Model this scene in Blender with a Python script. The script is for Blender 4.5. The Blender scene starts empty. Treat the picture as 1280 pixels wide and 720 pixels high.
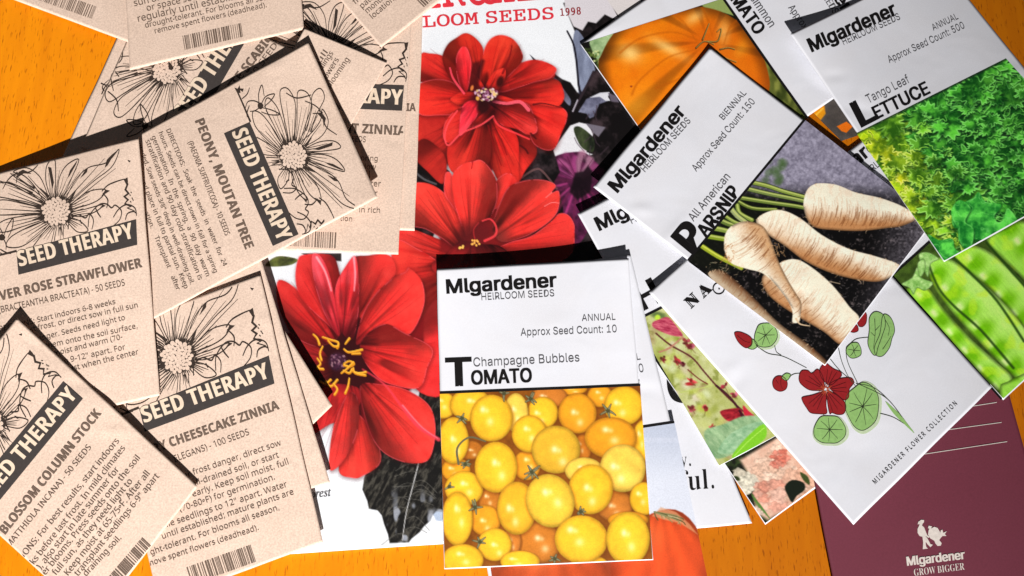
import bpy, math, random
import numpy as np
random.seed(7); RNG = np.random.RandomState(11)
SC = bpy.context.scene
COL = SC.collection
# ------------------------------------------------------------------ camera model
F = 1100.0; TH = math.radians(13.4); MM = 0.00033; DIST = F*MM
CY, CZ = -DIST*math.sin(TH), DIST*math.cos(TH)
def unproject(px, py, z):
    px = np.asarray(px, float); py = np.asarray(py, float)
    a = (px-640.0)/F; b = -(py-360.0)/F
    dy = b*math.cos(TH)+math.sin(TH); dz = b*math.sin(TH)-math.cos(TH)
    t = (z-CZ)/dz
    return np.stack([a*t, CY+dy*t, CZ+dz*t], -1)

# ------------------------------------------------------------------ materials
def lin(c):
    c = np.asarray(c, float)/255.0
    return np.where(c <= 0.04045, c/12.92, ((c+0.055)/1.055)**2.4)
def new_mat(name):
    m = bpy.data.materials.new(name); m.use_nodes = True
    nt = m.node_tree; b = nt.nodes['Principled BSDF']
    return m, nt, b
def N(nt, t, **kw):
    n = nt.nodes.new(t)
    for k, v in kw.items(): setattr(n, k, v)
    return n
def simple(name, rgb, rough=0.6, spec=0.3):
    m, nt, b = new_mat(name)
    b.inputs['Roughness'].default_value = rough
    b.inputs['Specular IOR Level'].default_value = spec
    tc = N(nt, 'ShaderNodeTexCoord'); ns = N(nt, 'ShaderNodeTexNoise'); ns.inputs['Scale'].default_value = 900
    nt.links.new(tc.outputs['Object'], ns.inputs['Vector'])
    mx = N(nt, 'ShaderNodeMixRGB', blend_type='MULTIPLY'); mx.inputs[0].default_value = 0.35
    mx.inputs[1].default_value = (*lin(rgb), 1)
    nt.links.new(ns.outputs['Fac'], mx.inputs[2])
    nt.links.new(mx.outputs[0], b.inputs['Base Color'])
    return m
def paper(name, rgb, rough, fleck, bump, spec=0.35, wr=0.25):
    m, nt, b = new_mat(name)
    tc = N(nt, 'ShaderNodeTexCoord')
    n1 = N(nt, 'ShaderNodeTexNoise'); n1.inputs['Scale'].default_value = 1500; n1.inputs['Detail'].default_value = 3
    n2 = N(nt, 'ShaderNodeTexNoise'); n2.inputs['Scale'].default_value = 60; n2.inputs['Detail'].default_value = 4
    nt.links.new(tc.outputs['Object'], n1.inputs['Vector']); nt.links.new(tc.outputs['Object'], n2.inputs['Vector'])
    base = lin(rgb)
    r1 = N(nt, 'ShaderNodeValToRGB')
    r1.color_ramp.elements[0].position = 0.30; r1.color_ramp.elements[1].position = 0.70
    r1.color_ramp.elements[0].color = (*(base*(1-fleck)), 1); r1.color_ramp.elements[1].color = (*np.clip(base*(1+fleck*0.55), 0, .88), 1)
    nt.links.new(n1.outputs['Fac'], r1.inputs[0])
    r2 = N(nt, 'ShaderNodeValToRGB')
    r2.color_ramp.elements[0].position = 0.3; r2.color_ramp.elements[1].position = 0.75
    g = 1-fleck*0.35
    r2.color_ramp.elements[0].color = (g, g*.985, g*.97, 1); r2.color_ramp.elements[1].color = (1, 1, 1, 1)
    nt.links.new(n2.outputs['Fac'], r2.inputs[0])
    mx = N(nt, 'ShaderNodeMixRGB', blend_type='MULTIPLY'); mx.inputs[0].default_value = 1
    nt.links.new(r1.outputs[0], mx.inputs[1]); nt.links.new(r2.outputs[0], mx.inputs[2])
    nt.links.new(mx.outputs[0], b.inputs['Base Color'])
    b.inputs['Roughness'].default_value = rough; b.inputs['Specular IOR Level'].default_value = spec
    # fibre bump + soft crumple
    n3 = N(nt, 'ShaderNodeTexNoise'); n3.inputs['Scale'].default_value = 34; n3.inputs['Detail'].default_value = 2; n3.inputs['Distortion'].default_value = 0.6
    nt.links.new(tc.outputs['Object'], n3.inputs['Vector'])
    bp1 = N(nt, 'ShaderNodeBump'); bp1.inputs['Strength'].default_value = wr; bp1.inputs['Distance'].default_value = 0.0012
    nt.links.new(n3.outputs['Fac'], bp1.inputs['Height'])
    bp = N(nt, 'ShaderNodeBump'); bp.inputs['Strength'].default_value = bump; bp.inputs['Distance'].default_value = 0.00012
    nt.links.new(n1.outputs['Fac'], bp.inputs['Height']); nt.links.new(bp1.outputs[0], bp.inputs['Normal'])
    nt.links.new(bp.outputs[0], b.inputs['Normal'])
    return m
def photo_mat():
    m, nt, b = new_mat('printed_photo')
    at = N(nt, 'ShaderNodeAttribute'); at.attribute_name = 'Col'
    tc = N(nt, 'ShaderNodeTexCoord')
    n1 = N(nt, 'ShaderNodeTexNoise'); n1.inputs['Scale'].default_value = 1900; n1.inputs['Detail'].default_value = 2
    nt.links.new(tc.outputs['Object'], n1.inputs['Vector'])
    r = N(nt, 'ShaderNodeMapRange'); r.inputs[1].default_value = .25; r.inputs[2].default_value = .75; r.inputs[3].default_value = .90; r.inputs[4].default_value = 1.09
    nt.links.new(n1.outputs['Fac'], r.inputs[0])
    mx = N(nt, 'ShaderNodeVectorMath', operation='SCALE')
    nt.links.new(at.outputs['Color'], mx.inputs[0]); nt.links.new(r.outputs[0], mx.inputs['Scale'])
    nt.links.new(mx.outputs[0], b.inputs['Base Color'])
    b.inputs['Roughness'].default_value = 0.42; b.inputs['Specular IOR Level'].default_value = 0.32
    n3 = N(nt, 'ShaderNodeTexNoise'); n3.inputs['Scale'].default_value = 34; n3.inputs['Detail'].default_value = 2; n3.inputs['Distortion'].default_value = 0.6
    nt.links.new(tc.outputs['Object'], n3.inputs['Vector'])
    bp1 = N(nt, 'ShaderNodeBump'); bp1.inputs['Strength'].default_value = .2; bp1.inputs['Distance'].default_value = 0.0012
    nt.links.new(n3.outputs['Fac'], bp1.inputs['Height']); nt.links.new(bp1.outputs[0], b.inputs['Normal'])
    return m
def wood_mat():
    m, nt, b = new_mat('varnished_wood')
    tc = N(nt, 'ShaderNodeTexCoord'); L = nt.links.new
    mp = N(nt, 'ShaderNodeMapping'); mp.inputs['Scale'].default_value = (1, 0.10, 1); mp.inputs['Rotation'].default_value = (0, 0, math.radians(-6))
    L(tc.outputs['Object'], mp.inputs['Vector'])
    g = N(nt, 'ShaderNodeTexNoise'); g.inputs['Scale'].default_value = 120; g.inputs['Detail'].default_value = 6; g.inputs['Distortion'].default_value = 1.2
    L(mp.outputs[0], g.inputs['Vector'])
    r = N(nt, 'ShaderNodeValToRGB'); e = r.color_ramp.elements
    e[0].position = .25; e[0].color = (*lin((214, 122, 5)), 1); e[1].position = .8; e[1].color = (*lin((232, 140, 7)), 1)
    L(g.outputs['Fac'], r.inputs[0])
    # pores: short dark dashes along the grain
    mp2 = N(nt, 'ShaderNodeMapping'); mp2.inputs['Scale'].default_value = (1, 0.13, 1); mp2.inputs['Rotation'].default_value = (0, 0, math.radians(-4))
    L(tc.outputs['Object'], mp2.inputs['Vector'])
    p = N(nt, 'ShaderNodeTexNoise'); p.inputs['Scale'].default_value = 1500; p.inputs['Detail'].default_value = 2
    L(mp2.outputs[0], p.inputs['Vector'])
    pr = N(nt, 'ShaderNodeMapRange'); pr.inputs[1].default_value = .60; pr.inputs[2].default_value = .70; pr.inputs[3].default_value = 0; pr.inputs[4].default_value = .62
    L(p.outputs['Fac'], pr.inputs[0])
    mx = N(nt, 'ShaderNodeMixRGB'); mx.inputs[2].default_value = (*lin((120, 48, 4)), 1)
    L(pr.outputs[0], mx.inputs[0]); L(r.outputs[0], mx.inputs[1]); L(mx.outputs[0], b.inputs['Base Color'])
    # wood colour darkened toward the right, standing in for the weaker light there
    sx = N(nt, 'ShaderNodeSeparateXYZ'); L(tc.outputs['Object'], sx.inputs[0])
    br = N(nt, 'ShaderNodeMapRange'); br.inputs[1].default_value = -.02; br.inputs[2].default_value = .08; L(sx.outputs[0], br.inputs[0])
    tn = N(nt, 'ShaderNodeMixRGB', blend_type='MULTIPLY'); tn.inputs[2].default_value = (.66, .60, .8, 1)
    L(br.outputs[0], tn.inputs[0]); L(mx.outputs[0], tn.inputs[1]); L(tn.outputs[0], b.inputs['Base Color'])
    b.inputs['Roughness'].default_value = .38; b.inputs['Specular IOR Level'].default_value = .3
    bp = N(nt, 'ShaderNodeBump'); bp.inputs['Strength'].default_value = .25; bp.inputs['Distance'].default_value = .0003; bp.invert = True
    L(pr.outputs[0], bp.inputs['Height']); L(bp.outputs[0], b.inputs['Normal'])
    return m
KRAFT = paper('kraft_paper', (216, 192, 175), .78, .19, .22, .2, .30)
WHITE = paper('coated_white_paper', (215, 217, 225), .34, .02, .02, .5, .34)
PURP = paper('plum_card', (108, 46, 62), .62, .08, .10, .3, .08)
BLACK = simple('black_ink', (22, 20, 21), .45)
SOFT = simple('grey_ink', (92, 92, 96), .5)
KBAND = simple('charcoal_print', (66, 60, 58), .7, .2)
KINK = simple('brown_ink', (112, 94, 82), .75, .2)
KLINE = simple('sketch_ink', (58, 47, 41), .75, .2)
KLET = simple('light_lettering', (236, 214, 190), .7, .2)
REDINK = simple('red_ink', (222, 52, 66), .5)
MAROON = simple('maroon_ink', (150, 40, 50), .5)
PALE = simple('pale_ink', (232, 222, 214), .6)
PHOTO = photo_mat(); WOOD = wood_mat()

# ------------------------------------------------------------------ mesh helpers
def mk_obj(name, verts, faces, mat, parent, org, smooth=False, cols=None):
    me = bpy.data.meshes.new(name)
    verts = np.asarray(verts, float) - np.asarray(org)
    if isinstance(faces, np.ndarray):
        nf, k = faces.shape
        me.vertices.add(len(verts)); me.vertices.foreach_set('co', verts.astype(np.float32).ravel())
        me.loops.add(nf*k); me.loops.foreach_set('vertex_index', faces.astype(np.int32).ravel())
        me.polygons.add(nf); me.polygons.foreach_set('loop_start', (np.arange(nf)*k).astype(np.int32))
        me.polygons.foreach_set('loop_total', np.full(nf, k, np.int32))
        me.update(calc_edges=True)
    else:
        me.from_pydata([tuple(v) for v in verts], [], [tuple(f) for f in faces]); me.update()
    if smooth: me.polygons.foreach_set('use_smooth', np.ones(len(me.polygons), bool))
    if cols is not None:
        a = me.color_attributes.new('Col', 'FLOAT_COLOR', 'POINT')
        a.data.foreach_set('color', np.concatenate([cols, np.ones((len(cols), 1))], 1).astype(np.float32).ravel())
    me.materials.append(mat)
    o = bpy.data.objects.new(name, me); COL.objects.link(o)
    if parent is not None: o.parent = parent
    return o

def homog(src, dst):
    A = []; B = []
    for (x, y), (u, v) in zip(src, dst):
        A.append([x, y, 1, 0, 0, 0, -u*x, -u*y]); B.append(u)
        A.append([0, 0, 0, x, y, 1, -v*x, -v*y]); B.append(v)
    h = np.linalg.solve(np.array(A, float), np.array(B, float))
    return np.append(h, 1).reshape(3, 3)
def ap(H, x, y):
    x = np.asarray(x, float); y = np.asarray(y, float)
    w = H[2, 0]*x+H[2, 1]*y+H[2, 2]
    return (H[0, 0]*x+H[0, 1]*y+H[0, 2])/w, (H[1, 0]*x+H[1, 1]*y+H[1, 2])/w
UNIT = [(0, 0), (1, 0), (1, 1), (0, 1)]

def catmull(P, n=6, closed=True):
    P = [np.array(p, float) for p in P]; out = []
    m = len(P)
    rng = range(m) if closed else range(m-1)
    for i in rng:
        if closed: a, b, c, d = P[i-1], P[i], P[(i+1) % m], P[(i+2) % m]
        else: a, b, c, d = P[max(i-1, 0)], P[i], P[i+1], P[min(i+2, m-1)]
        for k in range(n):
            t = k/n
            out.append(0.5*((2*b)+(c-a)*t+(2*a-5*b+4*c-d)*t*t+(3*b-a-3*c+d)*t**3))
    if not closed: out.append(P[-1])
    return np.array(out)

class Flat:      # 2-D ink shapes in print coordinates, later laid on a sheet
    def __init__(s): s.v = []; s.f = []
    def poly(s, P):
        b = len(s.v); s.v += [tuple(p) for p in P]; s.f.append(tuple(range(b, b+len(P))))
    def stroke(s, P, w0, w1=None, w2=None, dense=0):
        P = np.asarray(P, float); n = len(P)
        if dense: t_ = np.linspace(0, n-1, dense); P = np.stack([np.interp(t_, np.arange(n), P[:, 0]), np.interp(t_, np.arange(n), P[:, 1])], 1); n = dense
        if n < 2: return
        w1 = w0 if w1 is None else w1
        T = np.gradient(P, axis=0); L = np.hypot(T[:, 0], T[:, 1])+1e-9
        Nn = np.stack([-T[:, 1]/L, T[:, 0]/L], 1)
        t = np.linspace(0, 1, n)
        W = (w0+(w1-w0)*t) if w2 is None else np.interp(t, [0, .5, 1], [w0, w2, w1])
        A = P+Nn*W[:, None]/2; B = P-Nn*W[:, None]/2
        b = len(s.v)
        s.v += [tuple(p) for p in A]+[tuple(p) for p in B]
        for i in range(n-1): s.f.append((b+i, b+i+1, b+n+i+1, b+n+i))
    def disc(s, c, r, n=10, ry=None, rot=0):
        ry = r if ry is None else ry
        s.poly([(c[0]+r*math.cos(t)*math.cos(rot)-ry*math.sin(t)*math.sin(rot), c[1]+r*math.cos(t)*math.sin(rot)+ry*math.sin(t)*math.cos(rot)) for t in np.linspace(0, 2*math.pi, n, endpoint=False)])
    def grid(s, Q, nu=24, nv=6):
        H = homog(UNIT, Q); b = len(s.v)
        for j in range(nv+1):
            for i in range(nu+1):
                x, y = ap(H, i/nu, j/nv); s.v.append((float(x), float(y)))
        for j in range(nv):
            for i in range(nu):
                a = b+j*(nu+1)+i; s.f.append((a, a+1, a+nu+2, a+nu+1))

# ------------------------------------------------------------------ fonts
FD = bpy.utils.system_resource('DATAFILES', path='fonts')
def fnt(n):
    try: return bpy.data.fonts.load(FD+'/'+n)
    except Exception: return None
FI = fnt('Inter.woff2'); FM = fnt('NotoSansMath-Regular.woff2')
def mp_(s, U, L, D=None):
    r = ''
    for c in s:
        if 'A' <= c <= 'Z': r += chr(U+ord(c)-65)
        elif 'a' <= c <= 'z': r += chr(L+ord(c)-97)
        elif D and c.isdigit(): r += chr(D+ord(c)-48)
        else: r += c
    return r
def style(txt, st):
    if FM is None: return txt, FI
    if st in ('light', 'bold'): return txt.replace('I', 'l'), FI
    if st == 'hum': return txt, FM
    if st == 'humb': return mp_(txt, 0x1D5D4, 0x1D5EE, 0x1D7EC), FM
    if st == 'mono': return mp_(txt, 0x1D670, 0x1D68A, 0x1D7F6), FM
    if st == 'serifl': return mp_(txt, 0x1D400, 0x1D41A, 0x1D7CE), FM
    if st == 'serif': return mp_(txt, 0x1D400, 0x1D41A, 0x1D7CE), FM
    if st == 'ital': return mp_(txt, 0x1D434, 0x1D44E), FM
    return txt, None
_tc = {}
def text_mesh(txt, st):
    k = (txt, st)
    if k in _tc: return _tc[k]
    body, f = style(txt, st)
    c = bpy.data.curves.new('t', 'FONT'); c.body = body; c.resolution_u = 3; c.offset = -.007 if st == 'serifl' else 0
    if f: c.font = f
    o = bpy.data.objects.new('t', c); COL.objects.link(o); bpy.context.view_layer.update()
    me = o.to_mesh()
    v = np.zeros(len(me.vertices)*3, np.float32); me.vertices.foreach_get('co', v); v = v.reshape(-1, 3)[:, :2].astype(float)
    fs = [tuple(p.vertices) for p in me.polygons]
    o.to_mesh_clear(); bpy.data.objects.remove(o); bpy.data.curves.remove(c)
    _tc[k] = (v, fs); return _tc[k]
CAPC = {}
def cap(st):
    if st not in CAPC: v, _ = text_mesh('H', st); CAPC[st] = v[:, 1].max()-v[:, 1].min()
    return CAPC[st]
BOLD = {'bold': 4, 'humb': 2}

# ------------------------------------------------------------------ sheets (packets, cards)
STACK = []
class Sheet:
    def __init__(s, name, label, cat, quad, mat, th=.34, bulge=.5, curls=(), group=None, nseed=0, wav=.12, cover=True):
        s.quad = [tuple(map(float, q)) for q in quad]; s.th = th; s.bulge = bulge; s.curls = curls; s.mat = mat
        s.H = homog(s.quad, UNIT); s.Hi = homog(UNIT, s.quad); s.wav = wav
        s.ph = np.random.RandomState(nseed+3).uniform(0, 6.28, 6)
        s.pl = np.zeros(3)
        rl = np.random.RandomState(nseed+50); k = 12 if s.bulge > .12 else 0
        s.lumps = [(rl.uniform(.12, .88), rl.uniform(.15, .9), rl.uniform(.06, .16), rl.uniform(-.12, .22)) for _ in range(k)]
        s.creases = [(rl.choice([rl.uniform(.0, .12), rl.uniform(.88, 1.)]), rl.uniform(.1, .9), rl.uniform(0, 3.14), rl.uniform(.05, .14), rl.uniform(.12, .26)*rl.choice([-1, 1])) for _ in range(5 if k else 0)]
        # rest the sheet on whatever lies below it
        g = np.linspace(.01, .99, 15); U, V = np.meshgrid(g, g); X, Y = ap(s.Hi, U.ravel(), V.ravel())
        req = np.full(X.shape, .15)
        for o in STACK:
            u, v = ap(o.H, X, Y); ins = (u > -.01) & (u < 1.01) & (v > -.01) & (v < 1.01)
            req = np.where(ins, np.maximum(req, o.h(X, Y)+.45), req)
        req = req+th
        A = np.stack([np.ones_like(X), (X-640)/400, (Y-360)/400], 1)
        own = s.h(X, Y)
        R = req-own; w = np.ones_like(R); pl = np.zeros(3)
        for it in range(60):
            W = w[:, None]; pl = np.linalg.lstsq(A*np.sqrt(W), R*np.sqrt(w), rcond=None)[0]
            d = A@pl-R; w = np.where(d < 0, 400.0, 1.0)
        pl[0] += max(0, (R-A@pl).max()); s.pl = pl
        STACK.append(s)
        cx, cy = ap(s.Hi, .5, .5)
        s.org = unproject(cx, cy, 0.0)
        s.root = bpy.data.objects.new(name, None); COL.objects.link(s.root); s.root.location = s.org
        s.root.empty_display_size = .01
        s.root['label'] = label; s.root['category'] = cat
        if group: s.root['group'] = group
        s.build()
    def h(s, X, Y):     # height in mm above the table at picture ray (X, Y)
        u, v = ap(s.H, X, Y); u = np.clip(u, 0, 1); v = np.clip(v, 0, 1)
        z = s.pl[0]+s.pl[1]*(np.asarray(X)-640)/400+s.pl[2]*(np.asarray(Y)-360)/400
        z = z+s.bulge*(1-(2*u-1)**2)*(1-(2*v-1)**2)
        p = s.ph
        z = z+s.wav*(np.sin(5.2*u+2.1*v+p[0])+np.sin(-3.7*u+6.3*v+p[1])+.5*np.sin(9.1*u-4.4*v+p[2])+.4*np.sin(4*u+13*v+p[3]))
        for cl in s.curls:
            cu, cv, r, a = cl[:4]; ex = cl[4] if len(cl) > 4 else 2
            d = np.hypot(u-cu, v-cv)/r; z = z+a*np.clip(1-d, 0, 1)**ex
        for (lu, lv, an, ln, la) in s.creases:
            e1 = (u-lu)*math.cos(an)+(v-lv)*1.5*math.sin(an); e2 = -(u-lu)*math.sin(an)+(v-lv)*1.5*math.cos(an); z = z+la*np.exp(-(e2/.03)**2-(e1/ln)**2)
        for (lu, lv, lr, la) in s.lumps: z = z+la*np.exp(-((u-lu)**2+((v-lv)*1.5)**2)/lr**2)
        return z
    def surf(s, X, Y, dz=0.0): return unproject(X, Y, (s.h(X, Y)+dz)*.001)
    def build(s):
        nu, nv = 72, 96
        U, V = np.meshgrid(np.linspace(0, 1, nu+1), np.linspace(0, 1, nv+1))
        X, Y = ap(s.Hi, U, V)
        j = .25*np.sin(V*17+s.ph[4])+.2*np.sin(U*13+s.ph[5])       # slightly uneven cut
        X = X+j; Y = Y+j*.6
        T = s.surf(X.ravel(), Y.ravel()); n = len(T)
        B = T.copy(); B[:, 2] -= s.th*.001
        vs = np.concatenate([T, B]); fs = []
        idx = np.arange(n).reshape(nv+1, nu+1)
        a = idx[:-1, :-1].ravel(); b = idx[:-1, 1:].ravel(); c = idx[1:, 1:].ravel(); d = idx[1:, :-1].ravel()
        fs.append(np.stack([a, d, c, b], 1)); fs.append(np.stack([a, b, c, d], 1)+n)
        for e in (idx[0, :], idx[:, -1], idx[-1, ::-1], idx[::-1, 0]):
            fs.append(np.stack([e[:-1], e[1:], e[1:]+n, e[:-1]+n], 1))
        s.env = mk_obj('envelope' if s.mat is not PURP else 'card_sheet', vs, np.concatenate(fs), s.mat, s.root, s.org)
        me = s.env.data; sm = np.zeros(len(me.polygons), bool); sm[:2*nu*nv] = True; me.polygons.foreach_set('use_smooth', sm)
    def ink(s, fl, name, mat, dz=.14, parent=None, clip=True):
        v = np.array(fl.v, float)
        if len(v) == 0: return None
        u, w = ap(s.H, v[:, 0], v[:, 1]); ok = (u > .002) & (u < .998) & (w > .002) & (w < .998)
        fs = [f for f in fl.f if (not clip) or all(ok[i] for i in f)]
        if not fs: return None
        used = sorted({i for f in fs for i in f}); mpx = {i: k for k, i in enumerate(used)}
        vv = v[used]
        z = list(getattr(fl, 'z', [])); z += [0.0]*(len(fl.v)-len(z)); dzz = np.array(z)[used]
        P = s.surf(vv[:, 0], vv[:, 1], dz+dzz)
        fs = [tuple(mpx[i] for i in f) for f in fs]
        o = mk_obj(name, P, fs, mat, parent or s.root, s.org)
        # keep normals up
        me = o.data
        return o
    def text(s, fl, vis, pa, pb, hgt=None, st='light', pre='', post='', wt=None):
        """letters of 'vis' run from pa to pb (print coordinates); pre/post continue the line"""
        v, _ = text_mesh(vis, st)
        if len(v) == 0: return
        x0, x1 = v[:, 0].min(), v[:, 0].max()
        full = pre+vis+post
        vf, ff = text_mesh(full, st)
        if pre:
            vp, _ = text_mesh(pre+vis, st); off = vp[:, 0].max()-x1
        else: off = 0
        pa = np.array(pa, float); pb = np.array(pb, float)
        e = (pb-pa); L = math.hypot(*e); e = e/L; sx = L/(x1-x0)
        up = np.array([e[1], -e[0]])
        sy = sx if hgt is None else hgt/cap(st)
        reps = BOLD.get(st, 1); wt = wt if wt is not None else (0.10 if st == 'bold' else .045)
        shifts = [(0, 0)]
        hc = cap(st)*sy
        if reps == 4: shifts = [(a*wt*hc, b*wt*hc*.35) for a, b in ((-.5, -.5), (.5, -.5), (-.5, .5), (.5, .5), (0, 0))]
        if reps == 2: shifts = [(-.5*wt*hc, 0), (.5*wt*hc, 0)]
        if st in ('serif', 'ital', 'mono') and wt > .06: shifts = [(-.5*wt*hc, 0), (.5*wt*hc, 0)]
        for k, (dx, dy) in enumerate(shifts):
            x = (vf[:, 0]-x0-off)*sx+dx; y = vf[:, 1]*sy+dy
            P = pa[None, :]+x[:, None]*e[None, :]+y[:, None]*up[None, :]
            b = len(fl.v)
            if not hasattr(fl, 'z'): fl.z = [0.0]*b
            while len(fl.z) < b: fl.z.append(0.0)
            fl.v += [tuple(p) for p in P]; fl.z += [k*.012]*len(P)
            fl.f += [tuple(i+b for i in f) for f in ff]
    def write(s, name, mat, items, dz=.14, parent=None, **kw):
        fl = Flat()
        for it in items:
            d = dict(kw)
            if len(it) > 3 and isinstance(it[-1], dict): d.update(it[-1]); it = it[:-1]
            s.text(fl, it[0], it[1], it[2], it[3] if len(it) > 3 else None, **d)
        return s.ink(fl, name, mat, dz, parent)
    def photo(s, quad, painter, step=1.0, gain=1.1, name='photo_print', dz=.07):
        q = np.array(quad, float)
        nu = int(max(math.dist(q[0], q[1]), math.dist(q[3], q[2]))/step); nv = int(max(math.dist(q[0], q[3]), math.dist(q[1], q[2]))/step)
        Hq = homog(UNIT, quad)
        U, V = np.meshgrid(np.linspace(0, 1, nu+1), np.linspace(0, 1, nv+1)); X, Y = ap(Hq, U, V)
        keep = (X > -12) & (X < 1292) & (Y > -12) & (Y < 732)
        cv = Canvas(X.ravel(), Y.ravel()); painter(cv)
        c = np.clip(lin(cv.C)*gain*(.86 if s.mat is WHITE and name == 'photo_print' else 1), 0.002, .86)
        P = s.surf(X.ravel(), Y.ravel(), dz)
        idx = np.arange(X.size).reshape(X.shape)
        k = (keep[:-1, :-1] & keep[1:, 1:]).ravel()
        f = np.stack([idx[:-1, :-1].ravel(), idx[1:, :-1].ravel(), idx[1:, 1:].ravel(), idx[:-1, 1:].ravel()], 1)[k]
        used = np.unique(f); rm = np.zeros(X.size, int); rm[used] = np.arange(len(used))
        return mk_obj(name, P[used], rm[f], PHOTO, s.root, s.org, True, c[used])

# ------------------------------------------------------------------ picture painter (prints on the packets)
def _hash(ix, iy, sd):
    h = (ix.astype(np.int64)*374761393+iy.astype(np.int64)*668265263+int(sd)*974711) & 0x7fffffff
    h = ((h ^ (h >> 13))*1274126177) & 0x7fffffff
    return ((h ^ (h >> 16)) & 0xffff)/65535.0
def vnoise(x, y, sd=0):
    ix = np.floor(x); iy = np.floor(y); fx = x-ix; fy = y-iy
    fx = fx*fx*(3-2*fx); fy = fy*fy*(3-2*fy)
    a = _hash(ix, iy, sd); b = _hash(ix+1, iy, sd); c = _hash(ix, iy+1, sd); d = _hash(ix+1, iy+1, sd)
    return (a*(1-fx)+b*fx)*(1-fy)+(c*(1-fx)+d*fx)*fy
def fbm(x, y, o=4, sd=0):
    r = 0; a = .5; t = 0
    for i in range(o): r = r+a*vnoise(x*2**i, y*2**i, sd+i*7); t += a; a *= .55
    return r/t
def sstep(a, b, x):
    t = np.clip((x-a)/(b-a), 0, 1); return t*t*(3-2*t)
def mixc(a, b, t):
    t = np.asarray(t)[..., None]; return np.asarray(a, float)*(1-t)+np.asarray(b, float)*t
class Canvas:
    def __init__(s, X, Y): s.X = X; s.Y = Y; s.C = np.zeros((len(X), 3)); s.C[:] = 255
    def sdf(s, P, pad=3):
        P = np.asarray(P, float)
        i = np.nonzero((s.X > P[:, 0].min()-pad) & (s.X < P[:, 0].max()+pad) & (s.Y > P[:, 1].min()-pad) & (s.Y < P[:, 1].max()+pad))[0]
        if len(i) == 0: return i, None
        x = s.X[i]; y = s.Y[i]; d = np.full(len(i), 1e9); ins = np.zeros(len(i), bool)
        for k in range(len(P)):
            a = P[k]; b = P[(k+1) % len(P)]; e = b-a; L = e@e+1e-9
            t = np.clip(((x-a[0])*e[0]+(y-a[1])*e[1])/L, 0, 1)
            d = np.minimum(d, np.hypot(x-a[0]-t*e[0], y-a[1]-t*e[1]))
            if a[1] != b[1]:
                c = ((a[1] > y) != (b[1] > y)) & (x < (b[0]-a[0])*(y-a[1])/(b[1]-a[1])+a[0]); ins ^= c
        return i, np.where(ins, -d, d)
    def put(s, i, col, al): s.C[i] = s.C[i]*(1-al[:, None])+col*al[:, None]
    def poly(s, P, col, soft=.7, smooth=0, al=1.0, fn=None):
        if smooth: P = catmull(P, smooth)
        i, d = s.sdf(P, 3+soft)
        if len(i) == 0: return
        a = al*(1-sstep(-soft, soft, d))
        c = np.tile(np.asarray(col, float), (len(i), 1)) if fn is None else fn(s.X[i], s.Y[i], d)
        s.put(i, c, a)
    def blob(s, cx, cy, rx, ry, col, rot=0, soft=.5, al=1.0):
        R = max(rx, ry)*(1+soft)+2
        i = np.nonzero((abs(s.X-cx) < R) & (abs(s.Y-cy) < R))[0]
        if len(i) == 0: return
        dx = s.X[i]-cx; dy = s.Y[i]-cy; c, n = math.cos(rot), math.sin(rot)
        r = np.hypot((dx*c+dy*n)/rx, (-dx*n+dy*c)/ry)
        s.put(i, np.asarray(col, float)[None, :], al*(1-sstep(1-soft, 1+soft*.5, r)))
    def line(s, P, w, col, al=1.0, w1=None, soft=.5, smooth=True):
        P = catmull(P, 5, False) if smooth and len(P) > 2 else np.asarray(P, float)
        w1 = w if w1 is None else w1; m = max(w, w1)+2
        i = np.nonzero((s.X > P[:, 0].min()-m) & (s.X < P[:, 0].max()+m) & (s.Y > P[:, 1].min()-m) & (s.Y < P[:, 1].max()+m))[0]
        if len(i) == 0: return
        x = s.X[i]; y = s.Y[i]; best = np.full(len(i), 1e9)
        for k in range(len(P)-1):
            a = P[k]; e = P[k+1]-a; L = e@e+1e-9
            t = np.clip(((x-a[0])*e[0]+(y-a[1])*e[1])/L, 0, 1)
            ww = w+(w1-w)*(k+t)/(len(P)-1)
            best = np.minimum(best, np.hypot(x-a[0]-t*e[0], y-a[1]-t*e[1])-ww/2)
        s.put(i, np.asarray(col, float)[None, :], al*(1-sstep(-soft, soft, best)))
    def petal(s, P, base, tip, dark, mid, hi, edge=None, sd=0, sat=1.0, dk=.35):
        base = np.array(base, float); tip = np.array(tip, float); ax = tip-base; L = math.hypot(*ax); ax = ax/L
        def fn(x, y, d):
            t = ((x-base[0])*ax[0]+(y-base[1])*ax[1])/L; w = (-(x-base[0])*ax[1]+(y-base[1])*ax[0])
            th = w/(np.abs(t)*L*.5+8)
            n = fbm(th*7+sd, t*1.2+sd, 3, sd); n2 = fbm(x/9+sd, y/9, 3, sd+5)
            g = sstep(0, dk, t+.12*(n-.5))
            c = mixc(dark, mid, g)
            k = np.clip(sstep(.35, 1.0, t)*.55+(n-.5)*.9+(n2-.5)*.7+.12, 0, 1)
            c = mixc(c, hi, k*g)
            c = c*(1-.16*sstep(-3, 0, d)[:, None]*(n2[:, None]))
            sg = 1 if int(sd*10) % 2 else -1; c = c*(1-.42*sstep(.05, .75, th*sg*1.6+.3*(n2-.5)))[:, None]; fo = np.exp(-((th+.12*sg)/.05)**2)*sstep(.95, .3, t); c = c*(1-.35*fo)[:, None]
            gl = fbm(th*3+sd*2, t*2, 2, sd+11); c = c*(1-.5*sstep(.52, .80, gl)*sstep(1.1, .2, t))[:, None]; c = mixc(c, dark, .45*sstep(.45, -.1, t+.25*(n2-.5)))
            if edge is not None: c = mixc(c, edge, sstep(-1.8, -.3, d)*.5*g*(n > .42))
            return c
        Q = catmull(P, 5)+np.array((.8, 1.8)); s.poly(Q, dark*1 if not isinstance(dark, tuple) else tuple(v*.5 for v in dark), 5.5, 0, .55)
        s.poly(P, mid, .7, 5, 1, fn)
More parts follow.
